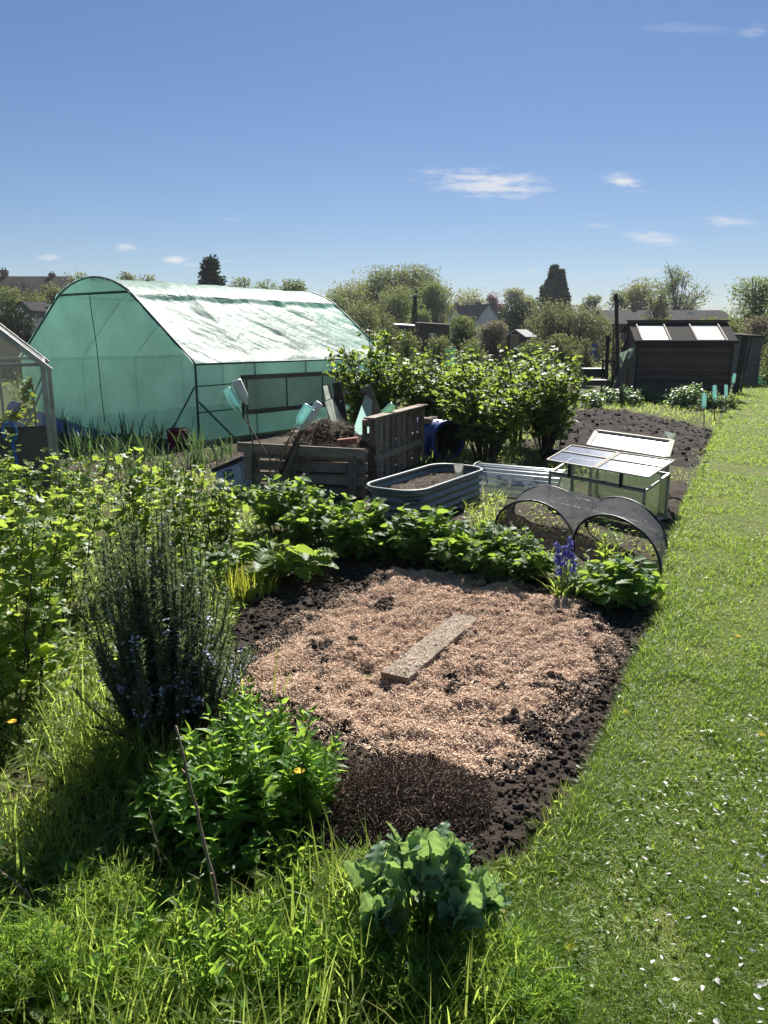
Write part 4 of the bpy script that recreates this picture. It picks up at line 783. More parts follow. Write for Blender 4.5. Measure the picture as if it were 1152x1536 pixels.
# ------------------------------------------------------------------ plants
def plant(name, label, cat, base, h, rad, ns, tmpl, ll, lw, lmat, smat=None, sp=.035, start=.15, tw=0.0, up=.35, group=None, sr=.003, dome=.35, k=1, pet=.0, hmin=.7, bend=.5, jit=.5, flower=None, leafname='foliage', basespread=.35, ell=1.0, nz=.5, taper=.45):
    t = thing(name, label, cat, base, group); base = np.array(base, float); st, lf = MB(), MB(); LP, LD, LN, LS = [], [], [], []; tips = []
    for i in range(ns):
        az = U(0, 2 * pi); q = rad * sqrt_(U(0, 1)); b = base + np.array([cos(az) * q * basespread * ell, sin(az) * q * basespread, -.01])
        tip = base + np.array([cos(az) * q * ell, sin(az) * q, h * U(hmin, 1) * (1 - dome * (q / rad) ** 2)])
        mid = b * (1 - .55) + tip * .55; mid[:2] = b[:2] * (.5 + bend * .5) + tip[:2] * (.5 - bend * .5)
        L = np.linalg.norm(tip - b); m = max(4, int(L / sp)); u = np.linspace(0, 1, m + 1)[:, None]; c = b * (1 - u) ** 2 + 2 * mid * u * (1 - u) + tip * u * u
        c = c + np.cumsum(RG.normal(size=c.shape) * .004, 0) * (L > .25); tube(st, c, np.linspace(sr, sr * .4, len(c)), 4, False); tips.append(c[-1])
        ph = U(0, 6.28); tan_ = nrm(np.gradient(c, axis=0))
        for j in range(len(c)):
            u_ = j / m
            if u_ < start: continue
            for kk in range(k):
                ph += 2.4 if k == 1 else pi * 2 / k + (pi / 2 if kk == 0 else 0); o = np.array([cos(ph), sin(ph), 0])
                if tw and j < m:
                    tl = tw * U(.5, 1.2) * (1 - .5 * u_); e = c[j] + (o + np.array([0, 0, U(.2, .9)])) * tl; tube(st, [c[j], (c[j] + e) / 2 + [0, 0, .01], e], [sr * .5, sr * .4, sr * .3], 3, False)
                    for f in np.linspace(.35, 1, max(2, int(tl / .03))):
                        a2 = U(0, 6.28); o2 = nrm(np.array([cos(a2), sin(a2), 0]) + .6 * o); LP.append(c[j] + (e - c[j]) * f); LD.append(o2 + np.array([0, 0, up + RG.normal() * jit * .6])); LS.append(U(.65, 1.15))
                else:
                    LP.append(c[j] + o * pet); LD.append(o + np.array([0, 0, up + RG.normal() * jit * .6]) + tan_[j] * up * (2.2 * u_ ** 2)); LS.append(U(.7, 1.15) * (1 - taper * u_ ** 3))
    n = len(LP); LP, LD, LS = np.array(LP), np.array(LD), np.array(LS); LN_ = nrm(np.array([0, 0, 1]) + RG.normal(size=(n, 3)) * nz)
    inst(lf, tmpl, LP, LD, LN_, ll * LS, lw * LS * U(.85, 1.15, n)); st.build('stems', smat or M_STEM, t, smooth=True); lf.build(leafname, lmat, t, smooth=True)
    return t, np.array(tips)
sqrt_ = math.sqrt
def Gz(px, py): return G(px, py)

# currant bushes
CG = 'currant bushes along the near side'
for px, py, h, r, ns, lab in ((15, 1075, 1.08, .36, 16, 'tallest currant bush at the photo edge below the greenhouse'), (-60, 960, 1.05, .5, 14, 'currant bush mostly cut off by the photo edge'), (92, 930, .95, .36, 12, 'currant bush between the edge bush and the rosemary'),
                              (205, 880, .93, .34, 10, 'currant bush standing behind the rosemary top'), (268, 845, .84, .26, 9, 'upright yellow green currant bush behind the rosemary with bare stems'), (330, 830, .70, .26, 10, 'shorter currant bush between the rosemary and the rhubarb'),
                              (120, 820, .82, .4, 10, 'currant bush nearest the greenhouse corner'), (10, 830, .95, .4, 10, 'currant bush in front of the blue spade')):
    plant('currant_bush', lab, 'bush', G(px, py), h, r, ns, T_LOBE, .062, .062, M_CURR, sp=.045, start=.06, tw=.13, up=.05, group=CG, sr=.0045, dome=.2, hmin=.75, nz=.55)
# middle fruit bushes
def bigbush(px, py, h, r, ns, lab, ell=1.0):
    b = G(px, py); plant('fruit_bush', lab, 'bush', b, h, r, ns, T_LOBE, .078, .08, M_CURRD, sp=.078, start=.2, tw=.30, up=.0, group='large fruit bushes beyond the compost', sr=.011, dome=.22, hmin=.6, basespread=.14, bend=.6, nz=.6, ell=ell)
bigbush(556, 668, 1.78, .72, 34, 'large fruit bush overhanging the green tunnel wall', 1.05)
bigbush(640, 666, 1.62, .65, 28, 'lower fruit bush behind the blue drum')
bigbush(690, 672, 1.55, .6, 24, 'fruit bush standing behind the widest one')
bigbush(775, 668, 1.55, .6, 24, 'fruit bush filling the gap behind the tall cane')
bigbush(728, 694, 1.52, .85, 34, 'widest fruit bush with dark trunk behind the clear cloche', 1.1)
bigbush(818, 683, 1.60, .60, 32, 'fruit bush beside the dug plot and the tall cane')
# row of raspberries / bed edge plants
RGp = 'leafy plants edging the mulched bed'
for px, py, h, r, ns, lab in ((428, 800, .56, .36, 36, 'taller leafy plant nearest the compost sack'), (480, 818, .46, .30, 32, 'leafy plant in front of the low pallet'), (545, 838, .50, .36, 42, 'leafy plant at the corner of the metal bed'), (630, 845, .45, .36, 42, 'leafy plant below the front of the metal bed'),
                              (705, 862, .40, .32, 36, 'low leafy plant left of the net tunnel opening'), (925, 912, .32, .30, 36, 'low leafy plant at the grass corner of the bed'), (955, 900, .17, .18, 12, 'small leafy plant against the net tunnel foot')):
    plant('leafy_plant', lab, 'plant', G(px, py), h, r, ns, T_SERR, .085, .062, M_RASP, M_GSTEM, sp=.034, start=.2, tw=.07, up=.15, group=RGp, sr=.004, dome=.4, hmin=.65, nz=.5)
plant('potato_plant', 'low bushy potato like plant behind the mulch centre', 'plant', G(750, 868), .40, .34, 44, T_OVAL, .065, .045, M_RASP, M_GSTEM, sp=.03, start=.15, tw=.06, up=.2, sr=.004, hmin=.6)
for px, py, h, r, lab in ((795, 872, .30, .2, 'bushy plant between the potato like plant and the bluebells'), (590, 842, .34, .25, 'leafy plant filling the row below the metal bed corner'), (900, 900, .26, .2, 'bushy plant behind the bluebell leaves')):
    plant('leafy_plant', lab, 'plant', G(px, py), h, r, 24, T_SERR, .08, .058, M_RASP, M_GSTEM, sp=.034, start=.2, tw=.07, up=.15, group=RGp, sr=.004, dome=.4, hmin=.65)
plant('spurge_plant', 'upright pale leaved plant between the bluebells and the net', 'plant', G(905, 868), .30, .17, 12, T_LANCE, .085, .022, M_CURR, M_GSTEM, sp=.022, start=.35, up=.5, sr=.004)
plant('spurge_plant', 'long leaved dark plant at the foot of the bluebells', 'plant', G(868, 893), .20, .2, 16, T_LANCE, .13, .03, M_BEAN, M_GSTEM, sp=.03, start=.2, up=.4, sr=.004)
# bluebells
M_BLUEB = leafm('bluebell_flowers', (.15, .145, .42), (.25, .235, .58), (.25, .22, .7), .3, .5)
bbp = G(845, 900); bb = thing('bluebells', 'clump of violet bluebells at the back edge of the mulched bed', 'flowers', bbp); mb = MB(); blades(mb, bbp + np.stack([U(-.06, .06, 30), U(-.05, .05, 30), np.zeros(30)], 1), U(.2, .34, 30), .014, U(.05, .5, 30), U(.5, 1.6, 30), 4); mb.build('leaves', M_WILD, bb, smooth=True)
for px, py in ((836, 812), (856, 804), (861, 830), (840, 832), (848, 818)):
    tp = P(px, py, bbp[1]); st = MB(); tube(st, [bbp, (bbp + tp) / 2 + [0, 0, .02], tp], .003, 5); so = st.build('flower_stem', M_GSTEM, bb); fl_ = MB(); n = 34; u = U(0, 1, n); a = U(0, 6.28, n); c = tp * u[:, None] + (tp - [0, 0, .13]) * (1 - u[:, None])
    d = np.stack([np.cos(a), np.sin(a), -.5 + 0 * a], 1); inst(fl_, T_OVAL, c, d, flat(n, .3), .030, .020); fl_.build('flower', M_BLUEB, so, smooth=True)
# rhubarb, crocosmia
rp = G(415, 872); t = thing('rhubarb', 'rhubarb with broad crinkled leaves behind the yellow green shoots', 'plant', rp); st, lf = MB(), MB(); n = 52; a = U(0, 6.28, n); L = U(.05, .30, n); tips = rp + np.stack([np.cos(a) * L, np.sin(a) * L * .8, U(.10, .24, n)], 1)
for q in tips: tube(st, [rp, (rp + q) / 2 + [0, 0, .05], q], [.012, .009, .006], 6, False)
inst(lf, T_POP2, tips, np.stack([np.cos(a), np.sin(a), U(-.2, .4, n)], 1), flat(n, .5), U(.10, .16, n), U(.09, .14, n)); st.build('stalks', M_GSTEM, t, smooth=True); lf.build('leaves', M_CURRD, t, smooth=True)
plant('lemon_balm', 'low broad leaved plant between the currants and the rhubarb', 'plant', G(310, 880), .34, .3, 26, T_OVAL, .085, .07, M_RASP, M_GSTEM, sp=.05, start=.3, up=.1, sr=.004)
def clump(name, label, cat, px, py, n, r, L, W, a0, a1, mat, group=None, seg=4, tint=None):
    b = G(px, py); t = thing(name, label, cat, b, group); mb = MB(); q = np.stack([RG.normal(size=n) * r, RG.normal(size=n) * r, np.zeros(n) - .01], 1)
    blades(mb, b + q, U(L[0], L[1], n), U(W[0], W[1], n), U(a0[0], a0[1], n), U(a1[0], a1[1], n), seg); mb.build('leaves', mat, t, smooth=True); return t
clump('crocosmia', 'yellow green sword leaved shoots beside the rosemary', 'plant', 362, 905, 70, .05, (.15, .30), (.010, .016), (.0, .3), (.15, .6), M_YEL, 'sword leaved shoots')
clump('crocosmia', 'smaller brown tipped sword leaved shoots next to the bare soil', 'plant', 396, 893, 40, .035, (.12, .22), (.007, .012), (.0, .3), (.2, .8), M_YEL, 'sword leaved shoots')
# rosemary
M_RFLOW = leafm('rosemary_flowers', (.50, .51, .64), (.60, .60, .74), (.5, .5, .7), .3, .5)
rb_ = G(250, 1125); ro = thing('rosemary', 'big dark upright rosemary bush with pale blue flowers', 'bush', rb_); st, lf, fw = MB(), MB(), MB(); LP, LD, FP = [], [], []
for i in range(46):
    a = U(0, 6.28); q = sqrt_(U(0, 1)); ex_ = .33 * q * cos(a); ey_ = .26 * q * sin(a)
    b = rb_ + [ex_ * .4, ey_ * .4, 0]; fk = rb_ + [ex_ * .68 + RG.normal() * .02, ey_ * .8, U(.18, .40)]; tube(st, [b, (b + fk) / 2 + RG.normal(size=3) * .015, fk], [.010, .008, .006], 5, False)
    for sh_ in range(RG.integers(5, 9)):
        tx, ty = ex_ * 1.0 + RG.normal() * .05, ey_ + RG.normal() * .05; rr_ = min(1, abs(tx) / .36); hh = (.95 - .42 * max(0, tx / .36) ** 1.6 - .24 * max(0, -tx / .36) ** 2) * U(.4, 1.06) * (1 - .1 * rr_)
        tip = rb_ + [tx, ty, max(hh, .34)]; b2 = b + (fk - b) * U(.25, 1); mid = (b2 + tip) / 2 + [(tx - ex_) * .3, (ty - ey_) * .3, -.03] + RG.normal(size=3) * .015; u = np.linspace(0, 1, 14)[:, None]; c = b2 * (1 - u) ** 2 + 2 * mid * u * (1 - u) + tip * u * u + np.cumsum(RG.normal(size=(14, 3)) * .0022, 0); tube(st, c, np.linspace(.0045, .0014, 14), 4, False)
        m = int(np.linalg.norm(tip - b2) / .0021); uu = U(.0, 1, m); k = uu * 13; i0 = np.minimum(k.astype(int), 12); fr = (k - i0)[:, None]; LP.append(c[i0] * (1 - fr) + c[i0 + 1] * fr); az = U(0, 6.28, m); LD.append(np.stack([np.cos(az), np.sin(az), U(.3, 1.8, m)], 1))
        if U(0, 1) < .4:
            f = U(.6, .97, 9) if U(0, 1) < .5 else U(.35, .7, 5); FP.append(c[(f * 13).astype(int)] + RG.normal(size=(len(f), 3)) * .010)
for i in range(110):
    a = U(0, 6.28); q = U(.25, 1); b = rb_ + [.10 * cos(a), .09 * sin(a), U(0, .15)]; tip = rb_ + [.33 * q * cos(a), .28 * q * sin(a), U(.10, .42)]; u = np.linspace(0, 1, 10)[:, None]; c = b * (1 - u) + tip * u + np.array([0, 0, .05]) * (u * u - u) * -1 + np.cumsum(RG.normal(size=(10, 3)) * .003, 0); tube(st, c, np.linspace(.004, .0014, 10), 4, False)
    m = int(np.linalg.norm(tip - b) / .0021); uu = U(.1, 1, m); k = uu * 9; i0 = np.minimum(k.astype(int), 8); fr = (k - i0)[:, None]; LP.append(c[i0] * (1 - fr) + c[i0 + 1] * fr); az = U(0, 6.28, m); LD.append(np.stack([np.cos(az), np.sin(az), U(.0, 1.8, m)], 1))
LP, LD = np.concatenate(LP), np.concatenate(LD); inst(lf, T_NEED, LP, LD, nrm(np.array([0, 0, 1]) + RG.normal(size=LP.shape) * .7), U(.016, .030, len(LP)), U(.0030, .0050, len(LP)))
FP = np.repeat(np.concatenate(FP), 3, 0); FP = FP + RG.normal(size=FP.shape) * .006; a = U(0, 6.28, len(FP)); inst(fw, T_OVAL, FP, np.stack([np.cos(a), np.sin(a), U(-.3, .9, len(a))], 1), flat(len(a), .8), .012, .008)
st.build('branches', M_STEM, ro, smooth=True); lf.build('needles', M_ROSE, ro, smooth=True); fw.build('flowers', M_RFLOW, ro, smooth=True)
for px, py, nn, lab in ((215, 1150, 90, 'lit grass tuft at the foot of the rosemary'), (275, 1130, 70, 'grass tuft between the rosemary and the leafy clump'), (150, 1110, 70, 'grass tuft at the shaded side of the rosemary'), (330, 1075, 50, 'grass tuft at the bed side of the rosemary'), (185, 1165, 110, 'long grass tuft in front of the rosemary base'), (150, 1135, 90, 'long grass tuft at the outer foot of the rosemary'), (245, 1185, 90, 'long grass tuft before the middle of the rosemary'), (125, 1075, 80, 'long grass tuft between the edge currant and the rosemary')):
    clump('grass_tuft', lab, 'grass', px, py, nn, .08, (.14, .38), (.004, .010), (0, .5), (.3, 1.7), M_WILD, 'grass tufts round the rosemary')
# leafy clump with yellow flower, small shoots
plant('perennial_clump', 'bright green leafy clump between the rosemary and the dead mound', 'plant', G(385, 1230), .42, .29, 80, T_LANCE, .076, .036, M_PHLOX, M_GSTEM, sp=.028, start=.15, k=2, up=.35, sr=.0035, dome=.3, hmin=.55, basespread=.7, nz=.35)
plant('perennial_clump', 'lower leafy growth at the near side of the bright green clump', 'plant', G(325, 1270), .32, .27, 54, T_LANCE, .076, .036, M_PHLOX, M_GSTEM, sp=.028, start=.15, k=2, up=.35, sr=.0035, dome=.4, hmin=.7, basespread=.8, nz=.35)
plant('perennial_clump', 'taller leafy shoots at the back of the bright green clump', 'plant', G(385, 1175), .40, .13, 22, T_LANCE, .075, .032, M_PHLOX, M_GSTEM, sp=.027, start=.15, k=2, up=.35, sr=.0035, dome=.3, basespread=.7, nz=.35)
plant('lily_shoot', 'narrow leaved shoots just below the bright green clump', 'plant', G(440, 1325), .20, .10, 10, T_LANCE, .075, .012, M_PHLOX, M_GSTEM, sp=.014, start=.2, up=.45, sr=.003, basespread=.8)
def flower(name, label, cat, pos, r, npet, mat, group, stem=.05, cm=None):
    t = thing(name, label, cat, np.array(pos) * [1, 1, 1] - [0, 0, stem], group); pos = np.array(pos, float); mb = MB(); tube(mb, [pos - [0, 0, stem], pos], .0015, 4); mb.build('stem', M_GSTEM, t)
    mb = MB(); a = np.arange(npet) * 2 * pi / npet; n_ = np.tile([0, -.3, 1.], (npet, 1)); inst(mb, T_OVAL, np.tile(pos, (npet, 1)), np.stack([np.cos(a), np.sin(a), .25 + 0 * a], 1), n_, r, r * .4); mb.build('petals', mat, t)
    mb = MB(); lathe(mb, [(.001, .004), (r * .28, .003), (r * .3, 0)], pos, (0, -.2, 1), 8); mb.build('flower_centre', cm or mat, t); return t
M_DAND = pm('dandelion_yellow', (.85, .58, .02), (.75, .45, .01), 30, .7, 0); M_DAISY = pm('daisy_white', (.85, .85, .82), (.75, .75, .72), 30, .7, 0)
for (px, py, z), lab in (((938, 1068, .05), 'yellow dandelion at the soil edge of the grass path'), ((1107, 954, .04), 'yellow dandelion out in the middle of the grass path'), ((1143, 1102, .04), 'yellow dandelion at the photo edge of the grass path'), ((855, 1420, .05), 'yellow dandelion by the bare earth near the poppy'), ((449, 1156, .30), 'yellow flower on the bright green leafy clump'), ((18, 1082, .18), 'yellow flower at the foot of the edge currant bush')):
    flower('dandelion', lab, 'flower', G(px, py, z), .018, 14, M_DAND, 'small yellow flowers', z * .9)
for px, py in ((1098, 1138), (1130, 1134), (1140, 1141), (1097, 1132), (1122, 1078), (1134, 1078), (970, 1138)):
    flower('daisy', 'small white daisy with yellow centre in the short grass', 'flower', G(px, py, .04), .011, 12, M_DAISY, 'daisies in the grass path', .03, M_DAND)
# dead thyme mound
tm = G(605, 1215); t = thing('dead_mound', 'low brown dried out thyme mound at the near end of the bed', 'plant', tm); mb, sb = MB(), MB(); n = 20000; a = U(0, 6.28, n); q = np.sqrt(U(0, 1, n)); X, Y = q * np.cos(a) * .33, q * np.sin(a) * .26
Z = .15 * (.35 + 1.1 * fbm(X * 5 + 3, Y * 5, 6, 3)) * np.sqrt(np.maximum(0, 1 - q * q)) * (.75 + .5 * fbm(X * 14, Y * 14, 5)) * U(.1, 1, n); p = tm + np.stack([X, Y, Z], 1); d = np.stack([X * 2 + RG.normal(size=n) * .35, Y * 2 + RG.normal(size=n) * .35, U(.1, 1, n)], 1)
inst(mb, T_QUAD, p, d, flat(n, .7), U(.006, .013, n), U(.003, .007, n))
for i in range(1500):
    a_, q_ = U(0, 6.28), sqrt_(U(0, 1)) * 1.08; p0 = tm + [.31 * q_ * cos(a_), .25 * q_ * sin(a_), .10 * max(0, 1 - q_ * q_) * U(.1, 1.3)]; d_ = nrm(RG.normal(size=3) * [1, 1, .5] + [cos(a_) * .3, sin(a_) * .3, .7]) * U(.03, .09); k_ = RG.normal(size=3) * .012; tube(sb, [p0, p0 + d_ * .5 + k_, p0 + d_], [.0016, .0012, .0007], 3, False)
sb.build('twigs', M_HEATH, t); mb.build('dead_leaves', M_HEATH, t)
# poppy, feathery plants
pp = G(640, 1420); t = thing('poppy_plant', 'blue green poppy with large jagged leaves in the foreground', 'plant', pp); st, lf = MB(), MB()
LPs, LDs, LSs = [], [], []
for px, py, z in ((535, 1320, 0), (548, 1350, 0), (745, 1330, 0), (560, 1290, .0), (598, 1242, 0), (640, 1255, .0), (690, 1262, 0), (655, 1240, 0), (720, 1290, 0), (620, 1320, 0), (720, 1310, 0), (560, 1330, 0), (660, 1330, 0), (700, 1345, 0), (600, 1350, 0), (640, 1380, 0), (735, 1350, 0)):
    q = P(px, py, pp[1] + U(-.12, .12)); q[2] -= .05; tube(st, [pp, (pp + q) / 2 + RG.normal(size=3) * .015, q], [.007, .006, .004], 6, False)
    for kk in range(17):
        a_ = U(0, 6.28); f_ = U(0, .75); LPs.append(q + (pp - q) * f_ * .6 + [0, 0, .02 * f_]); LDs.append([cos(a_), sin(a_), U(.3, 2.6)]); LSs.append(U(.05, .098))
n = len(LPs); inst(lf, T_POP2, np.array(LPs), np.array(LDs), nrm(RG.normal(size=(n, 3)) + [0, -.5, .3]), np.array(LSs), np.array(LSs) * U(.6, .8, n))
st.build('stems', M_GSTEM, t, smooth=True); lf.build('leaves', M_POPPY, t, smooth=True)
plant('poppy_plant', 'small grey green poppy rosette left of the large poppy', 'plant', G(500, 1400), .09, .08, 7, T_POP2, .08, .05, M_POPPY, M_GSTEM, sp=.03, start=.4, up=.3, sr=.003)
def feather(label, px, py, h, r, ns, mat=M_FERN):
    b = G(px, py); t = thing('feathery_plant', label, 'plant', b, 'feathery leaved weeds'); st, lf = MB(), MB(); LP, LD = [], []
    for i in range(ns):
        a_, q_ = U(0, 6.28), r * sqrt_(U(0, 1)); b0 = b + [q_ * cos(a_) * .7, q_ * sin(a_) * .7, -.01]; tip = b + [q_ * cos(a_), q_ * sin(a_), h * U(.6, 1)]; u = np.linspace(0, 1, 12)[:, None]; c = b0 * (1 - u) + tip * u + np.array([.02 * cos(a_), .02 * sin(a_), 0]) * np.sin(u * pi); tube(st, c, np.linspace(.003, .001, 12), 4, False)
        for j in range(2, 12):
            for f in range(3):
                o = U(0, 6.28); dv = np.array([cos(o), sin(o), U(.3, 1)]); e = c[j] + dv * U(.03, .06); m = 7; LP.append(c[j] + (e - c[j]) * np.linspace(.2, 1, m)[:, None]); LD.append(dv * .8 + RG.normal(size=(m, 3)) * .7)
    LP, LD = np.concatenate(LP), np.concatenate(LD); n = len(LP); inst(lf, T_NEED, LP, LD, flat(n, .8), U(.014, .028, n), U(.002, .0035, n)); st.build('stems', M_GSTEM, t, smooth=True); lf.build('fronds', mat, t)
for px, py, h, r, ns, lab in ((700, 1500, .15, .13, 26, 'feathery weed in front of the large poppy'), (590, 1490, .14, .12, 26, 'feathery weed below the left of the poppy'), (770, 1530, .16, .12, 26, 'feathery weed beside the bare earth at the bottom'), (470, 1500, .12, .11, 16, 'feathery weed under the small poppy rosette'),
                              (400, 1420, .11, .10, 12, 'feathery weed in the grass at the foot of the dead stalk'), (545, 1340, .08, .09, 18, 'low feathery weed before the dead mound'), (40, 1500, .22, .12, 22, 'tall soft feathery weed in the bottom corner'), (230, 1480, .12, .12, 14, 'feathery weed among the tall grass'), (150, 1400, .13, .10, 12, 'feathery weed behind the tall grass')):
    feather(lab, px, py, h, r, ns)
for i, (px, py, h) in enumerate(((470, 1440, .20), (430, 1400, .18), (500, 1470, .20), (520, 1360, .12), (390, 1500, .22), (340, 1470, .20), (300, 1510, .22), (560, 1500, .18), (450, 1520, .20), (260, 1440, .18), (820, 1500, .10), (180, 1520, .22))):
    plant('upright_weed', 'narrow leaved upright weed shoots in the bright foreground grass', 'plant', G(px, py), h, .07, 8, T_LANCE, .06, .014, M_PHLOX, M_GSTEM, sp=.016, start=.2, up=.55, group='upright weed shoots', sr=.0025, basespread=1, dome=.1)
for px, py, h, r, lab in ((60, 1430, .10, .12, 'broad leaved dock like weed in the lower corner grass'), (180, 1440, .09, .10, 'broad leaved weed between the dead twigs'), (20, 1330, .14, .14, 'broad leaved weed under the dead twig at the photo edge'), (120, 1350, .12, .12, 'broad leaved weed at the edge of the rosemary shadow'), (300, 1400, .11, .11, 'broad leaved weed beside the long dead stalk'), (440, 1460, .10, .11, 'broad leaved weed before the small poppy rosette'), (90, 1510, .13, .12, 'large broad leaved weed at the very bottom corner'), (230, 1380, .10, .10, 'broad leaved weed under the crooked dead stem'), (330, 1530, .10, .10, 'pale broad leaved weed at the very bottom'), (760, 1440, .08, .09, 'broad leaved weed between the poppy and the bare earth')):
    plant('broad_weed', lab, 'plant', G(px, py), h, r, 12, T_SERR, .08, .05, M_FERN, M_GSTEM, sp=.03, start=.35, up=.3, group='broad leaved weeds', sr=.003, basespread=.03)
# onions / leeks by the tunnel
for i, (px, py, n, L) in enumerate(((215, 690, 16, .55), (170, 688, 14, .5), (120, 690, 16, .55), (100, 665, 12, .6), (250, 715, 20, .45), (300, 702, 20, .5), (325, 690, 14, .38), (205, 718, 14, .4), (340, 680, 10, .3), (160, 712, 14, .45), (140, 668, 14, .5), (190, 662, 14, .5), (232, 668, 16, .5), (285, 676, 12, .5))):
    t = clump('onion_clump', 'clump of arching green onion leaves before the tunnel end', 'plant', px, py, n + 14, .09, (L * .6, L * 1.15), (.016, .028), (.0, .4), (.2, 1.5), M_LEEK, 'onions in front of the tunnel', 5)
# beans in front of shed
for px, py, h, r, lab in ((925, 606, .52, .38, 'broad bean plant nearest the leaning planks'), (968, 603, .40, .28, 'broad bean plant at the near corner of the shed'), (997, 605, .34, .26, 'small broad bean plant under the middle of the shed front'), (1037, 612, .62, .34, 'largest broad bean plant before the shed front'), (1068, 616, .45, .25, 'broad bean plant between the bottle canes and the shed')):
    plant('bean_plant', lab, 'plant', G(px, py), h, r, 26, T_OVAL, .10, .062, M_BEAN, M_GSTEM, sp=.045, start=.1, up=.25, group='broad beans before the shed', sr=.006, dome=.25, hmin=.65, basespread=.8, tw=.05)
for px, py, h, r, lab in ((945, 608, .42, .28, 'broad bean plant second from the leaning planks'), (1015, 610, .45, .28, 'broad bean plant just left of the largest one'), (890, 612, .45, .35, 'leafy plant at the end of the row nearest the fruit bushes')):
    plant('bean_plant', lab, 'plant', G(px, py), h, r, 26, T_OVAL, .10, .062, M_BEAN, M_GSTEM, sp=.045, start=.1, up=.25, group='broad beans before the shed', sr=.006, dome=.25, hmin=.65, basespread=.8, tw=.05)
plant('small_shrub', 'dark green shrub at the foot of the bottle canes', 'bush', G(1092, 615), .45, .3, 26, T_OVAL, .06, .04, M_CURRD, sp=.05, start=.05, tw=.08, sr=.005)
plant('small_shrub', 'straggly grey green shrub between the shed and the corner post', 'bush', G(1092, 590), .95, .5, 22, T_OVAL, .05, .03, M_BEAN, sp=.08, start=.1, tw=.12, sr=.006)
# dead stalks
def stalk(label, pts, r, mat=M_DRY, name='dead_stalk'):
    mb = MB(); pts = np.array(pts); u = np.linspace(0, len(pts) - 1, 16); c = np.stack([np.interp(u, range(len(pts)), pts[:, k]) for k in range(3)], 1) + RG.normal(size=(16, 3)) * .002; tube(mb, c, np.linspace(r, r * .55, 16), 6)
    for k in (5, 9, 12): tube(mb, [c[k], c[k] + [U(-.03, .03), U(-.02, .02), .012]], [r * .7, r * .3], 4)
    return tag(mb.build(name, mat, smooth=True), label, 'dead stalk', 'dead stalks in the foreground')
b = G(345, 1440); stalk('long leaning dead stalk in front of the leafy clump', [b, P(318, 1310, b[1] + .02), P(293, 1215, b[1] + .05), P(264, 1088, b[1] + .1)], .0058)
b = G(240, 1345); stalk('short crooked dead stem among the shaded grass', [b, P(240, 1290, b[1]), P(222, 1212, b[1] + .02)], .003)
b = G(70, 1390); stalk('dead twig poking in at the photo edge above the grass', [b, P(40, 1340, b[1]), P(0, 1305, b[1] + .02), P(-40, 1280, b[1])], .004)
# wild grass and low weeds
def wild(poly, n, L, W, a1, name, label, mat=M_WILD, lowleaf=0, seg=3, broad=0):
    Q = scatter(G2(poly), n); k = fbm(Q[:, 0] * 3.5, Q[:, 1] * 3.5, 77, 3) > U(.22, .5, len(Q)); Q = Q[k]; m = len(Q); mb = MB(); s = .4 + .9 * fbm(Q[:, 0] * 2.5, Q[:, 1] * 2.5, 78, 2)
    blades(mb, np.stack([Q[:, 0], Q[:, 1], np.zeros(m)], 1), U(L[0], L[1], m) * s, U(W[0], W[1], m), U(.0, .55, m), U(a1[0], a1[1], m), seg)
    if broad:
        Q = scatter(G2(poly), broad); m = len(Q); blades(mb, np.stack([Q[:, 0], Q[:, 1], np.zeros(m)], 1), U(.18, .34, m), U(.007, .013, m), U(0, .4, m), U(.3, 2.0, m), 5)
    if lowleaf:
        Q = scatter(G2(poly), lowleaf); m = len(Q); a_ = U(0, 6.28, m); inst(mb, T_OVAL, np.stack([Q[:, 0], Q[:, 1], U(.01, L[1] * .35, m)], 1), np.stack([np.cos(a_), np.sin(a_), U(-.2, .8, m)], 1), flat(m, .5), U(.02, .05, m), U(.012, .028, m))
    return tag(mb.build(name, mat, smooth=True), label, kind='stuff')
wild([(-250, 1700), (780, 1700), (790, 1440), (700, 1420), (560, 1340), (440, 1330), (360, 1370), (240, 1310), (60, 1270), (-150, 1240)], 13000, (.06, .30), (.0032, .010), (.3, 1.8), 'wild_grass', 'tall bright wild grass and weeds along the near edge', lowleaf=2600, broad=110, seg=4)
wild([(-150, 1260), (60, 1270), (240, 1310), (380, 1370), (350, 1250), (190, 1140), (60, 1060), (-100, 1060)], 6500, (.07, .26), (.004, .008), (.4, 1.7), 'shaded_grass', 'grass in the shadow of the rosemary bush', lowleaf=1500, seg=4)
wild([(60, 1060), (200, 1130), (330, 1010), (380, 900), (450, 840), (370, 760), (330, 720), (230, 705), (80, 730), (-120, 760), (-150, 1060)], 14000, (.05, .17), (.005, .010), (.5, 1.9), 'weedy_grass', 'grass and weeds growing under the currant bushes', lowleaf=9000)
wild([(60, 1060), (200, 1140), (290, 1080), (340, 960), (390, 870), (330, 860), (180, 940), (60, 980)], 2500, (.04, .14), (.004, .008), (.5, 1.9), 'low_weeds', 'low weeds and seedlings between the rosemary and the soil', lowleaf=5000)
wild([(800, 1260), (850, 1195), (905, 1235), (925, 1270), (860, 1290), (800, 1340)], 2600, (.05, .13), (.003, .006), (.5, 1.6), 'edge_tuft', 'longer grass tuft spilling over the soil edge', lowleaf=300)
wild([(720, 1320), (800, 1290), (850, 1300), (820, 1420), (790, 1480)], 1800, (.03, .12), (.003, .006), (.5, 1.8), 'edge_grass', 'grass at the corner of the path beside the poppy', lowleaf=700)
wild([(965, 900), (985, 860), (1005, 850), (1035, 770), (1060, 790), (1040, 880), (1000, 960), (972, 985)], 2600, (.06, .17), (.003, .007), (.5, 1.8), 'verge_grass', 'longer lit grass beside the net tunnel', lowleaf=200)
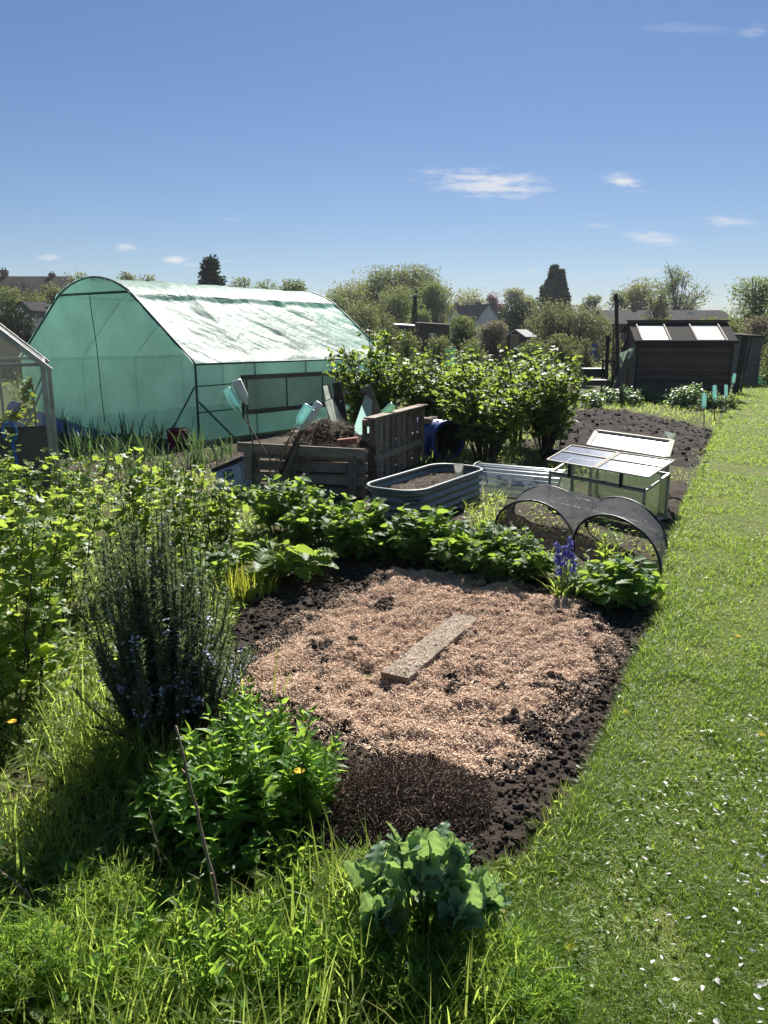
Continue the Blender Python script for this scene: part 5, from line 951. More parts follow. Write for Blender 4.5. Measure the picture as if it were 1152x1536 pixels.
wild([(760, 790), (985, 850), (1000, 815), (880, 760), (810, 745)], 900, (.03, .12), (.004, .009), (.5, 1.8), 'netted_weeds', 'sparse seedlings and weeds under the black net', lowleaf=700)
wild([(690, 745), (760, 750), (760, 790), (700, 800)], 800, (.08, .22), (.004, .008), (.4, 1.6), 'bed_weeds', 'dark weeds between the metal bed and the net tunnel', lowleaf=500)
wild([(560, 690), (640, 650), (700, 640), (850, 610), (880, 600), (860, 640), (820, 690), (760, 710), (690, 715)], 8000, (.10, .34), (.006, .012), (.4, 1.7), 'bush_weeds', 'sunlit weeds beneath the fruit bushes', lowleaf=1800)
wild([(860, 622), (900, 600), (980, 600), (1080, 618), (1076, 645), (1000, 628), (930, 615)], 4200, (.05, .2), (.008, .016), (.6, 1.8), 'plot_edge_weeds', 'weedy strip between the dug plot and the shed', lowleaf=1500)
wild([(1000, 720), (1030, 690), (1062, 670), (1056, 715), (1040, 735)], 700, (.03, .1), (.005, .01), (.8, 1.9), 'thin_weeds', 'thin weeds at the end of the cold frames', lowleaf=400)
wild([(60, 720), (90, 660), (330, 655), (350, 680), (330, 720), (220, 705)], 700, (.05, .16), (.006, .012), (.6, 1.9), 'onion_weeds', 'low weeds among the onions', lowleaf=500)
wild([(820, 700), (900, 692), (900, 720), (830, 735)], 700, (.08, .25), (.006, .012), (.6, 1.9), 'frame_weeds', 'grass inside and beside the cold frames', lowleaf=300)
wild([(300, 760), (430, 720), (560, 770), (740, 800), (980, 880), (900, 890), (700, 850), (430, 830)], 3500, (.05, .16), (.005, .009), (.5, 1.8), 'row_weeds', 'low weeds under the leafy plants', lowleaf=3500)
wild([(-900, 1700), (-250, 1700), (-150, 1240), (-150, 1060), (-120, 760), (-500, 760), (-1400, 1000)], 9000, (.06, .22), (.005, .010), (.5, 1.9), 'outer_grass', 'rough grass beyond the currant bushes', lowleaf=3000)
# vine in the greenhouse
vb = HP(.55, .75, 0); t = thing('grape_vine', 'gnarled vine with yellowing leaves inside the greenhouse', 'vine', vb); st, lf = MB(), MB(); LP = []
for i in range(9):
    p = vb + RG.normal(size=3) * [.05, .05, 0]; d = nrm(np.array([U(-.5, .6), U(-.3, .3), 1.2])); c = [p]
    for k in range(16): d = nrm(d + RG.normal(size=3) * .28 + [0, 0, -.035 * k * .3]); p = p + d * .11; c.append(p)
    c = np.array(c); c[:, 2] = np.clip(c[:, 2], 0, 1.75); q_ = c - GB; c = GB + gl * np.clip(q_ @ gl, .12, 2.2)[:, None] + gd * np.clip(q_ @ gd, .12, 2.2)[:, None] + np.array([0, 0, 1.]) * q_[:, 2:]; tube(st, c, np.linspace(.016, .005, len(c)), 6, False); LP.append(c[6:].repeat(7, 0))
LP = np.concatenate(LP); LP = LP + RG.normal(size=LP.shape) * .06; q_ = LP - GB; l_, e_ = np.clip(q_ @ gl, .16, 2.2), np.clip(q_ @ gd, .12, 2.2); LP = GB + gl * l_[:, None] + gd * e_[:, None] + np.array([0, 0, 1.]) * q_[:, 2:]; n = len(LP); a_ = U(0, 6.28, n)
inst(lf, T_LOBE, LP, np.stack([np.cos(a_), np.sin(a_), U(-.6, .2, n)], 1), flat(n, .7), U(.05, .10, n), U(.05, .10, n)); st.build('stems', M_DWOOD, t, smooth=True); lf.build('leaves', M_YEL, t, smooth=True)
# ------------------------------------------------------------------ background trees
def tree(label, px, top, Y, wpx, cmat, n=2600, ls=None, base=0.0, kind='round', lo=.18, group='trees beyond the plots', name='tree', cat='tree', twig=.5, clumps=46):
    b = P(px, HZ, Y); b[2] = 0; h = P(px, top, Y)[2]; w = wpx / F * Y; t = thing(name, label, cat, b, group); tr, lf = MB(), MB(); ls = ls or .0035 * Y * .5
    tube(tr, [b, b + [0, 0, h * .3], b + [RG.normal() * w * .06, 0, h * .62], b + [0, 0, h * (.97 if kind in ('conifer', 'column') else .88)]], np.array([1, .75, .4, .1]) * h * .025, 7)
    if kind == 'conifer':
        m = int(n / 26); LP, LD = [], []
        for i in range(m):
            u = U(0, 1) ** .75; z = h * (.06 + .94 * u); L = w * (1 - u) ** .8 * U(.55, 1.1) + w * .05; a = U(0, 6.28); f = np.linspace(.15, 1, 26)[:, None]; o = np.array([cos(a), sin(a), 0])
            LP.append(b + [0, 0, z] + o * L * f + np.array([0, 0, -1.]) * (L * .25 * f ** 2) + RG.normal(size=(26, 3)) * ls * .5); LD.append(o + RG.normal(size=(26, 3)) * .5 + [0, 0, .25])
        LP, LD = np.concatenate(LP), np.concatenate(LD)
    elif kind == 'column':
        m = n; u = U(0, 1, m); a = U(0, 6.28, m); q = np.sqrt(U(.3, 1, m)) * w * (1.015 - u) ** .7 * (.55 + .8 * vn(a * 2, u * 11, 3)); LP = b + np.stack([np.cos(a) * q, np.sin(a) * q, h * (.03 + .97 * u)], 1); LD = np.stack([np.cos(a) * .6, np.sin(a) * .6, 1 + 0 * a], 1) + RG.normal(size=(m, 3)) * .4
    else:
        LP, LD = [], []; per = max(6, n // clumps)
        for i in range(clumps):
            a = U(0, 6.28); q = sqrt_(U(.05, 1)); cz = U(-1, 1); rr_ = sqrt_(max(.05, 1 - cz * cz * .9)); zc = h * (lo + (1 - lo) * (.5 + .47 * cz)); c = b + [cos(a) * q * w * rr_ * .88, sin(a) * q * w * rr_ * .88, zc]
            s_ = b + [0, 0, h * U(.15, .55)]; mid = (s_ + c) / 2 + [0, 0, -.03 * h]; tube(tr, [s_, mid, c], np.array([.012, .007, .0025]) * h, 4, False)
            cs = w * U(.16, .34) * (.6 if kind == 'sparse' else 1); g_ = np.clip(RG.normal(size=(per, 3)), -1.7, 1.7) * cs * [1, 1, .75]
            if kind == 'sparse':
                for k in range(7): e = c + g_[k] * 1.7 + [0, 0, abs(g_[k][2])]; tube(tr, [mid * .4 + c * .6, (c + e) / 2, e], np.array([.003, .002, .0008]) * h, 3, False)
            if kind == 'willow': g_[:, 2] = -np.abs(g_[:, 2]) * 2.2
            LP.append(c + g_); LD.append(g_ + RG.normal(size=(per, 3)) * cs * .7)
        LP, LD = np.concatenate(LP), np.concatenate(LD)
    k = LP[:, 2] > .02; LP, LD = LP[k], LD[k]; m = len(LP); inst(lf, T_QUAD, LP, LD, nrm(RG.normal(size=(m, 3)) + [0, 0, .5]), U(.6, 1.3, m) * ls, U(.5, 1, m) * ls * .8)
    tr.build('trunk', M_BARK, t, smooth=True); lf.build('crown', cmat, t); return t
def bare(label, px, top, Y, wpx):
    b = P(px, HZ, Y); b[2] = 0; h = P(px, top, Y)[2]; w = wpx / F * Y; t = thing('bare_tree', label, 'tree', b, 'trees beyond the plots'); tr, tw = MB(), MB(); tube(tr, [b, b + [0, 0, h * .45]], [h * .03, h * .02], 7)
    def br(p, d, L, r, k, mb):
        e = p + d * L; tube(mb, [p, (p + e) / 2 + RG.normal(size=3) * L * .05, e], [r, r * .8, r * .6], 4, False)
        if k: [br(e, nrm(d + RG.normal(size=3) * .55 + [0, 0, .05]), L * U(.62, .85), r * .6, k - 1, tw) for _ in range(3)]
    for i in range(9): a = i * .7; br(b + [0, 0, h * U(.35, .45)], nrm(np.array([cos(a), sin(a), U(.5, 1.2)])), w * .42, h * .012, 5, tr)
    tr.build('trunk', M_BARK, t); tw.build('crown', M_BARK, t)
bare('bare rounded tree in front of the terrace roof beyond the greenhouse', 48, 396, 85, 44)
for a in ((18, 432, 60, 26, C_GREEN, 1500, 'round green tree below the terrace roof by the greenhouse'), (58, 442, 58, 26, C_GREEN, 1500, 'round green tree between the bare tree and the small sheds'), (84, 425, 70, 18, C_OLIVE, 1200, 'brownish tree touching the tunnel end hoop'), (28, 462, 40, 30, C_DARK, 1200, 'dark low tree behind the greenhouse roof'),
          (130, 407, 85, 24, C_OLIVE, 1400, 'pale round tree top above the middle of the tunnel hoop'), (200, 409, 85, 19, C_OLIVE, 1400, 'tree top peeking over the tunnel roof near its hoop'), (228, 414, 85, 17, C_OLIVE, 1200, 'smaller tree top next to it over the tunnel roof'),
          (366, 421, 80, 22, C_OLIVE, 1800, 'olive tree beside the fir above the tunnel roof'), (395, 424, 82, 22, C_GREEN, 1800, 'green tree in the middle above the tunnel roof'), (443, 419, 80, 20, C_GREEN, 1900, 'rounded green tree above the far part of the tunnel roof'), (418, 428, 90, 22, C_OLIVE, 1500, 'olive tree half behind the rounded green one'),
          (345, 432, 85, 18, C_YEL, 1200, 'low yellowish tree at the foot of the fir'), (500, 444, 95, 32, C_GREEN, 1600, 'low green tree at the far ridge end of the tunnel'), (526, 432, 100, 36, C_YEL, 2600, 'yellow green tree beyond the far tunnel corner'),
          (568, 414, 105, 44, C_OLIVE, 4200, 'tall broad olive tree of the big group beyond the tunnel'), (622, 411, 105, 44, C_OLIVE, 4200, 'tallest broad tree of the group next to the houses'), (648, 428, 95, 28, C_GREEN, 2400, 'green tree at the house end of the big group'), (594, 440, 85, 36, C_GREEN, 2600, 'rounded green tree at the foot of the big group'),
          (545, 458, 70, 34, C_OLIVE, 2000, 'low olive tree just beyond the tunnel corner'), (632, 470, 75, 20, C_GREEN, 2000, 'low green tree in front of the chimneys'), (700, 447, 195, 34, C_YEL, 2200, 'pale tree line behind the house chimneys'), (770, 437, 172, 21, C_YEL, 2600, 'yellow green tree beyond the white gable'), (788, 446, 175, 14, C_GREEN, 1400, 'small green tree between the white gable and the tall cypress'),
          (737, 441, 172, 12, C_RED, 1300, 'dark red leaved tree beside the white gable'), (775, 460, 80, 27, C_DARK, 3000, 'dark round evergreen between the gable and the tall cypress'), (690, 480, 52, 25, C_GREEN, 2600, 'grey green apple tree in front of the houses'),
          (742, 487, 46, 22, C_PINK, 2400, 'pinkish blossom tree in front of the white gable'), (826, 464, 50, 46, C_BLOS, 3600, 'broad blossom tree below the tall cypress'), (868, 472, 48, 40, C_BLOS, 3000, 'blossom tree left of the tall dark post'), (900, 478, 55, 18, C_OLIVE, 2000, 'olive bush behind the tall dark post'),
          (880, 508, 26, 14, C_BLOS, 700, 'small pale shrub beside the blue bucket'), (956, 428, 118, 30, C_YEL, 2800, 'yellow green tree above the long dark roof'), (575, 470, 24, 22, C_BLOS, 900, 'young blossom tree right at the far tunnel corner'), (1062, 482, 34, 22, C_GREEN, 1300, 'green shrub behind the shed ridge'), (990, 484, 45, 30, C_GREEN, 1100, 'green shrub under the long dark roof'),
          (1090, 474, 32, 26, C_OLIVE, 1600, 'olive shrub above the small grey shed'), (1140, 478, 30, 26, C_PINK, 1900, 'pale leaved hedge tree by the turquoise tunnel'), (1165, 500, 26, 26, C_GREEN, 1300, 'green shrub behind the turquoise tunnel'), (1120, 500, 30, 14, C_GREEN, 700, 'small green shrub between the grey shed and corner post'),
          (610, 500, 30, 22, C_GREEN, 900, 'low green shrub before the white roofed shed'), (660, 508, 26, 20, C_OLIVE, 800, 'low olive shrub before the brown shed'), (708, 514, 28, 22, C_GREEN, 900, 'low green shrub before the small white building'), (560, 500, 26, 20, C_GREEN, 800, 'low green shrub touching the tunnel slope'), (800, 508, 40, 18, C_GREEN, 700, 'low shrub beside the toy like hut'), (845, 505, 40, 26, C_OLIVE, 900, 'low olive shrub below the broad blossom tree'), (925, 505, 28, 14, C_OLIVE, 500, 'low shrub behind the wire panel')):
    px, top, Y, w, cm, n, lab = a; tree(lab, px, top, Y, w, cm, int(n * 3), lo=.10 if top < 450 else .02, ls=.0027 * Y)
for a in ((1012, 403, 122, 42, C_GREEN, 1500, 'open airy spring tree with visible branches above the shed'), (885, 446, 120, 22, C_OLIVE, 1000, 'thin leafed tree right of the tall cypress'), (925, 440, 110, 22, C_GREEN, 900, 'thin tree behind the tall dark post'), (982, 438, 90, 20, C_OLIVE, 800, 'thin leafed tree between the yellow green and the airy one'), (595, 425, 98, 28, C_OLIVE, 900, 'twiggy half bare tree inside the big group'), (550, 422, 108, 22, C_OLIVE, 700, 'twiggy tree on the tunnel side of the big group')):
    px, top, Y, w, cm, n, lab = a; tree(lab, px, top, Y, w, cm, n * 2, kind='sparse', ls=.0030 * Y, lo=.12)
tree('willow like drooping tree at the photo edge above the grey shed', 1132, 411, 60, 42, C_WILLOW, 9000, kind='willow', ls=.0030 * 60, lo=.22)
tree('second drooping green tree cut by the photo edge', 1190, 425, 55, 44, C_WILLOW, 5000, kind='willow', ls=.16, lo=.2)
tree('dark fir with pointed uneven top above the tunnel roof', 321, 390, 75, 46, C_DARK, 5200, kind='conifer', ls=.36, name='conifer', cat='conifer', group='dark conifers')
tree('tall dark cypress with a double tip beyond the gardens', 827, 401, 115, 34, C_DARK, 5200, kind='column', ls=.5, name='conifer', cat='conifer', group='dark conifers')
tree('slightly shorter second stem of the dark cypress', 838, 407, 114, 24, C_DARK, 3000, kind='column', ls=.45, name='conifer', cat='conifer', group='dark conifers')
tree('narrow dark cypress standing before the big tree group', 622, 446, 70, 7, C_DARK, 1500, kind='column', ls=.2, name='conifer', cat='conifer', group='dark conifers')
tree('stout dark evergreen at the tunnel side of the big group', 566, 440, 88, 10, C_DARK, 1500, kind='column', ls=.25, name='conifer', cat='conifer', group='dark conifers')

# ------------------------------------------------------------------ buildings
def gable_house(label, px0, px1, eave, ridge, Y, depth, axis, wm, rm, name='house', cat='house', chim=(), group=None, wins=(), ang=0, over=.04):
    """axis 'x': ridge runs across the view, 'y': gable end faces us; ang turns it"""
    a, b = P(px0, HZ, Y), P(px1, HZ, Y); a[2] = b[2] = 0; ze, zr = P(px0, eave, Y)[2], P((px0 + px1) / 2, ridge, Y)[2]; x = nrm(b - a); Lx = np.linalg.norm(b - a)
    yv = np.array([sin(ang), cos(ang), 0]); t = thing(name, label, cat, (a + b) / 2, group); q = lambda u, v, z: a + x * u * Lx + yv * v * depth + np.array([0, 0, z]); mb = MB()
    mb.add([q(0, 0, 0), q(1, 0, 0), q(1, 1, 0), q(0, 1, 0), q(0, 0, ze), q(1, 0, ze), q(1, 1, ze), q(0, 1, ze)], BF[2:])
    o = over
    if axis == 'y':
        for v in (0, 1): mb.add([q(0, v, ze), q(1, v, ze), q(.5, v, zr)], np.array([[0, 1, 2]]))
        mr = MB()
        for u in (-o, 1 + o):
            zz_ = ze - (zr - ze) * o * 2; th_ = np.array([0, 0, .12 * zr / 6]); c4_ = [q(u, -.02, zz_), q(.5, -.02, zr), q(.5, 1.02, zr), q(u, 1.02, zz_)]; mr.add([p + th_ * .1 for p in c4_] + [p + th_ for p in c4_], BF)
    else:
        for u in (0, 1): mb.add([q(u, 0, ze), q(u, 1, ze), q(u, .5, zr)], np.array([[0, 1, 2]]))
        mr = MB()
        for v in (-o, 1 + o):
            zz_ = ze - (zr - ze) * o * 2; th_ = np.array([0, 0, .12 * zr / 6]); c4_ = [q(-.01, v, zz_), q(1.01, v, zz_), q(1.01, .5, zr), q(-.01, .5, zr)]; mr.add([p + th_ * .1 for p in c4_] + [p + th_ for p in c4_], BF)
    mb.build('wall', wm, t); ro_ = mr.build('roof', rm, t)
    for cx, top, w in chim:
        c = P(cx, top, Y + depth * (.5 if axis == 'x' else .3)); hC = c[2]; mb = MB(); ww = w / F * Y; z0 = ze; box(mb, (c[0], c[1], (z0 + hC) / 2), (ww, ww * .8, hC - z0)); box(mb, (c[0], c[1], hC - .25), (ww * 1.15, ww * .95, .25))
        for k in (-.25, .25): lathe(mb, [(ww * .12, 0), (ww * .10, ww * .5), (ww * .12, ww * .5), (.01, ww * .45)], (c[0] + k * ww, c[1], hC - .1), k=8)
        mb.build('chimney', M_BRICKW, ro_)
    for u, z, w, h in wins:
        mb = MB(); c = q(u, 0, z) - [0, .03, 0]; box(mb, c, (w, .06, h)); f = mb.build('window', M_WHITEP, t); mb = MB(); box(mb, c - [0, .035, 0], (w * .82, .02, h * .86)); mb.build('pane', M_WINDOW, f)
    return t
HG = 'houses beyond the gardens'
gable_house('long brick terrace with dark roof and two chimneys beyond the greenhouse', -40, 96, 438, 413, 115, 9, 'x', M_BRICKW, M_RTILE, chim=((6, 405, 9), (78, 410, 8)), group=HG, wins=((.2, 6, 1.4, 1.2), (.5, 6, 1.4, 1.2), (.8, 6, 1.4, 1.2)))
gable_house('white rendered house with its plain gable end turned to the gardens', 708, 754, 488, 457, 149, 10, 'y', M_RENDERW, M_SLATE, group=HG, wins=((.5, 3.2, .5, .8),), ang=-.5)
gable_house('slate roofed terrace with chimneys beside the white gable', 655, 716, 483, 460, 158, 9, 'x', M_BRICKW, M_SLATE, chim=((671, 457, 7), (684, 455, 7), (700, 458, 6), (717, 453, 8)), group=HG, wins=((.3, 4, 1.4, 1.2), (.7, 4, 1.4, 1.2)))
gable_house('white gabled house peeping between the chimneys', 671, 694, 478, 464, 148, 9, 'y', M_RENDERW, M_SLATE, group=HG, ang=-.5)
gable_house('dark roofed houses either side of the tall cypress', 764, 862, 480, 462, 160, 9, 'x', M_BRICKW, M_RTILE, chim=((793, 454, 6),), group=HG, wins=((.2, 4, 1.4, 1.2), (.8, 4, 1.4, 1.2)))
gable_house('long low building with a dark flat looking roof above the shed', 915, 1108, 486, 464, 100, 12, 'x', M_BRICKW, M_SLATE, name='long_building', cat='building', chim=((951, 460, 6),), wins=((.2, 1.6, 1.2, 1), (.5, 1.6, 1.2, 1), (.8, 1.6, 1.2, 1)), over=.02)
t = bpy.data.objects['long_building']; mb = MB()
for px in (971, 1036): box(mb, P(px, 470, 102) + [0, 0, 0], (.8, .1, .35))
mb.build('rooflight', M_WHITEP, t)
gable_house('small white outbuilding with dark flat roof under the white gable', 712, 738, 494, 491, 95, 5, 'x', M_RENDERW, M_FELT, name='outbuilding', cat='building')
# sheds
def shed2(label, px0, px1, top, top2, Y, depth, wm, rm, door=None, win=None, dm=None):
    a, b = P(px0, HZ, Y), P(px1, HZ, Y); a[2] = b[2] = 0; z0, z1 = P(px0, top, Y)[2], P(px1, top2, Y)[2]; t = thing('garden_shed', label, 'shed', (a + b) / 2, 'garden sheds on the far plots'); Lx = b[0] - a[0]; mb = MB(); d = np.array([0, depth, 0]); Z = lambda z: np.array([0, 0, z])
    mb.add([a, b, b + d, a + d, a + Z(z0), b + Z(z1), b + d + Z(z1), a + d + Z(z0)], BF[2:]); mb.build('wall', wm, t)
    mb = MB(); e = .06 * Lx; c4_ = [a + Z(z0) + [-e, -.1, 0], b + Z(z1) + [e, -.1, 0], b + d + Z(z1) + [e, .1, .1], a + d + Z(z0) + [-e, .1, .1]]; mb.add(c4_ + [p + Z(.07) for p in c4_], BF); mb.build('roof', rm, t)
    if door: mb = MB(); u, w, h = door; box(mb, a + [Lx * u, -.02, h / 2], (w, .04, h)); mb.build('door', dm or M_BROWNW, t)
    if win: mb = MB(); u, z, w, h = win; box(mb, a + [Lx * u, -.02, z], (w, .04, h)); f = mb.build('window', M_WHITEP, t); mb = MB(); box(mb, a + [Lx * u, -.045, z], (w * .8, .02, h * .85)); mb.build('pane', M_GLASS if False else M_WINDOW, f)
    return t
shed2('small shed with a bright white sloping roof beyond the tunnel', 592, 621, 488, 490, 48, 2.2, M_BROWNW, M_WSHEET, (.3, .7, 1.7))
shed2('brown flat roofed shed with a pale curtained window', 628, 674, 486, 489, 46, 2.4, M_BROWNW, M_FELT, (.75, .7, 1.7), (.45, 1.35, .35, .9))
shed2('low grey shed with rough roof behind the corner post', 1094, 1144, 504, 507, 26, 1.8, M_GREYW, M_FELT, (.75, .5, 1.2), None, M_GREYW)
shed2('dark small shed on the plots beyond the greenhouse', 46, 66, 455, 462, 44, 2, M_GREYW, M_SLATE, (.5, .6, 1.6))
gable_house('grey pitched roof shed beyond the greenhouse', 22, 50, 466, 453, 42, 2.2, 'y', M_GREYW, M_SLATE, name='garden_shed', cat='shed', group='garden sheds on the far plots', wins=((.5, 1.2, .5, .5),), over=.06)
ph = gable_house('little wooden hut with a pale roof and yellow board on its gable', 760, 786, 504, 495, 44, 1.5, 'y', M_BROWNW, M_WSHEET, name='garden_hut', cat='hut', over=.12, ang=.6)
mb = MB(); c = P(772, 514, 43.95); box(mb, c, (.5, .05, .95)); mb.build('yellow_board', M_TIMBER, ph)
# odds and ends on far plots
def tub(px, py, Y): return P(px, py, Y)
def beds(label, px0, px1, py0, Y, h, mat, dep=1.2, name='timber_bed'):
    a, b = P(px0, HZ, Y), P(px1, HZ, Y); z = P(px0, py0, Y)[2]; t = thing(name, label, 'raised bed', ((a + b) / 2) * [1, 1, 0], 'timber beds on the far plots'); mb = MB(); Lx = b[0] - a[0]; c = (a + b) / 2
    z = max(.2, z)
    for v in (0, dep): beam(mb, (a[0], Y + v, z / 2), (b[0], Y + v, z / 2), .05, z)
    for x_ in (a[0], b[0]): beam(mb, (x_, Y + .03, z / 2), (x_, Y + dep - .03, z / 2), .05, z - .01)
    mb.build('boards', mat, t); mb = MB(); box(mb, (c[0], Y + dep / 2, z - .08), (Lx - .06, dep - .06, .06)); mb.build('soil', M_SOIL, t); return t
beds('grey timber raised bed under the blue bucket', 858, 905, 531, 46, .4, M_GREYW); beds('black edged raised bed beside the little hut', 768, 822, 519, 80, .3, M_BLACKP); beds('long dark raised bed behind the fruit bushes', 700, 760, 519, 70, .3, M_DWOOD); beds('dark raised bed before the brown shed', 600, 680, 519, 70, .3, M_DWOOD)
bbk = P(887, 531, 46.5); bucket('bucket', 'bright blue bucket standing on the grey timber bed', 'bucket', bbk, .36, .55, M_BLUE2)
def crate(label, px, py, Y, w, h, mat, name='crate'):
    c = P(px, py, Y); c[2] = max(0, c[2]); t = thing(name, label, 'crate', c, 'crates and tubs on the far plots'); mb = MB()
    for s in (-1, 1): beam(mb, c + [-w / 2, s * w * .3, h / 2], c + [w / 2, s * w * .3, h / 2], .03, h); beam(mb, c + [s * w / 2, -w * .29, h / 2], c + [s * w / 2, w * .29, h / 2], .03, h)
    mb.build('sides', mat, t); mb = MB(); box(mb, c + [0, 0, .02], (w - .04, w * .56, .03)); mb.build('base', mat, t); mb = MB(); box(mb, c + [0, 0, h + .012], (w * 1.03, w * .68, .022)); mb.build('lid', M_WHITEP if 'white' in label else mat, t)
crate('black crate with a white lid on the bed by the little hut', 797, 519.5, 80.6, 1.6, .35, M_BLACKP); crate('plain black crate on the bed by the little hut', 813, 519.5, 80.6, 1.4, .3, M_BLACKP); crate('black tub with a white lid standing between bushes and posts', 891, 566, 21, .62, .22, M_BLACKP); crate('low black tub beside the posts on the ground', 893, 578, 20, .62, .12, M_BLACKP); crate('small white lidded box by the little hut', 775, 519.5, 80.6, 1.2, .35, M_WHITEP)
bd_ = thing('water_butt', 'pale blue water butt by the brown shed', 'water butt', P(676, 516, 43) * [1, 1, 0]); mb = MB(); lathe(mb, [(.28, 0), (.33, .5), (.30, 1.0), (.28, 1.02), (.01, 1.03)], P(676, 516, 43) * [1, 1, 0], k=16); mb.build('butt_body', M_TURQ, bd_, smooth=True); mb = MB(); lathe(mb, [(.31, 1.0), (.31, 1.05), (.01, 1.07)], P(676, 516, 43) * [1, 1, 0], k=16); mb.build('lid', M_BLACKP, bd_, smooth=True)
# turquoise and white low tunnels
def lowtun(label, p0, p1, r, mat, n=5):
    p0, p1 = np.array(p0) * [1, 1, 0], np.array(p1) * [1, 1, 0]; x = nrm(p1 - p0); y = np.array([-x[1], x[0], 0]); L = np.linalg.norm(p1 - p0); t = thing('low_tunnel', label, 'low tunnel', (p0 + p1) / 2, 'low fleece tunnels'); mb = MB(); S = np.linspace(0, L, n * 8 + 1); th = np.linspace(0, pi, 20)
    grid(mb, np.array([[p0 + x * s + (y * -cos(a) + np.array([0, 0, sin(a)])) * r * (1 - .12 * abs(sin(s / L * n * pi))) for a in th] for s in S])); mb.build('cover', mat, t, smooth=True); mb = MB()
    for k in range(n + 1): tube(mb, [p0 + x * L * k / n + (y * -cos(a) + np.array([0, 0, sin(a)])) * (r + .01) for a in th], .012, 5)
    mb.build('hoops', M_WHITEP, t)
lowtun('turquoise netted low tunnel on the grass beyond the corner post', P(1131, 560, 26.5), P(1215, 560, 26.5), .36, M_TURQ, 4)
lowtun('white fleece low tunnel on the plots beyond the greenhouse', P(-40, 500, 30), P(52, 500, 32), .95, M_FLEECE, 5)
beds('long dark raised bed before the white fleece tunnel', -20, 62, 503, 29, .3, M_DWOOD)
for px, Y, top, lab in ((19, 22, 470, 'thin upright stake seen above the greenhouse roof'), (32, 21, 462, 'second thin stake seen above the greenhouse roof')): b = P(px, HZ, Y) * [1, 1, 0]; cane(lab, b, P(px, top, Y), .014, M_DCANE)
# hedge and far woodland mass
Q = np.stack([U(-190, 190, 9000), U(150, 210, 9000), np.zeros(9000)], 1); hgt = 3.2 + 3.2 * fbm(Q[:, 0] * .06, Q[:, 0] * 0, 5, 4); Q[:, 2] = hgt * np.sqrt(U(0, 1, 9000)); mb = MB(); inst(mb, T_QUAD, Q, nrm(RG.normal(size=Q.shape)), nrm(RG.normal(size=Q.shape) + [0, 0, .4]), U(.8, 2, 9000), U(.8, 1.6, 9000))
tag(mb.build('far_woods', C_OLIVE), 'far line of hedges and woods closing the view', kind='stuff')
Q = np.stack([U(-40, 45, 12000), yd(19, 90, 12000), np.zeros(12000)], 1); k = (Q[:, 0] < Q[:, 1] * .455) & (fbm(Q[:, 0] * .35, Q[:, 1] * .35, 66, 3) > .42); dt = (Q - C0)[:, :2]; s_, t_ = dt @ A[:2], dt @ B[:2]; k &= ~((s_ > -.5) & (s_ < LT + .5) & (t_ > -.4) & (t_ < 5.3)); ds = (Q - s0)[:, :2]; k &= ~((ds @ vx[:2] > -.2) & (ds @ vx[:2] < SW + .3) & (ds @ vy[:2] > -.1) & (ds @ vy[:2] < SD + .2)); Q = Q[k]; m = len(Q)
mb = MB(); Q[:, 2] = U(0, .6, m) * fbm(Q[:, 0] * .5, Q[:, 1] * .5, 67, 2); inst(mb, T_OVAL, Q, nrm(RG.normal(size=Q.shape) + [0, 0, .5]), flat(m, .6), U(.1, .25, m) * (1 + Q[:, 1] * .012), U(.05, .12, m) * (1 + Q[:, 1] * .012)); tag(mb.build('allotment_plants', C_GREEN), 'low mixed crops and weeds on the far plots', kind='stuff')
def mixc_mul(nt, a, b):
    m = nt.nodes.new('ShaderNodeMix'); m.data_type = 'RGBA'; m.blend_type = 'MULTIPLY'; m.inputs[0].default_value = 1; nt.links.new(a, m.inputs[6]); m.inputs[7].default_value = c4(b); return m.outputs[2]
# ------------------------------------------------------------------ sky, sun, camera
SAZ, SEL = radians(10), radians(42)
w = bpy.data.worlds.new('World'); SC.world = w; w.use_nodes = True; nt = w.node_tree; nt.nodes.clear()
out = nt.nodes.new('ShaderNodeOutputWorld'); bg = N(nt, 'Background', Strength=.0445)
sky = nt.nodes.new('ShaderNodeTexSky'); sky.sky_type = 'NISHITA'; sky.sun_disc = False; sky.sun_elevation = SEL; sky.sun_rotation = SAZ; sky.air_density = 1.0; sky.dust_density = .1; sky.ozone_density = 3.0; sky.altitude = 50
tc = N(nt, 'TexCoord').outputs['Generated']; sx = N(nt, 'SeparateXYZ'); nt.links.new(tc, sx.inputs[0])
def mth(op, a, b=None, c=None):
    m = N(nt, 'Math', _operation=op)
    for i, v in enumerate((a, b, c)):
        if v is None: continue
        if isinstance(v, (int, float)): m.inputs[i].default_value = v
        else: nt.links.new(v, m.inputs[i])
    return m.outputs[0]
ym = mth('MAXIMUM', sx.outputs[1], .02); u = mth('DIVIDE', sx.outputs[0], ym); v = mth('DIVIDE', sx.outputs[2], ym)
front = mth('GREATER_THAN', sx.outputs[1], .05)
cb = N(nt, 'CombineXYZ'); nt.links.new(u, cb.inputs[0]); nt.links.new(v, cb.inputs[1])
nz1 = noise(nt, 20, 6, .65, cb.outputs[0], (1, 5.5, 1)); nz2 = noise(nt, 60, 4, .6, cb.outputs[0], (1, 3, 1))
nn = mth('ADD', mth('MULTIPLY', nz1, .75), mth('MULTIPLY', nz2, .25)); tot = None
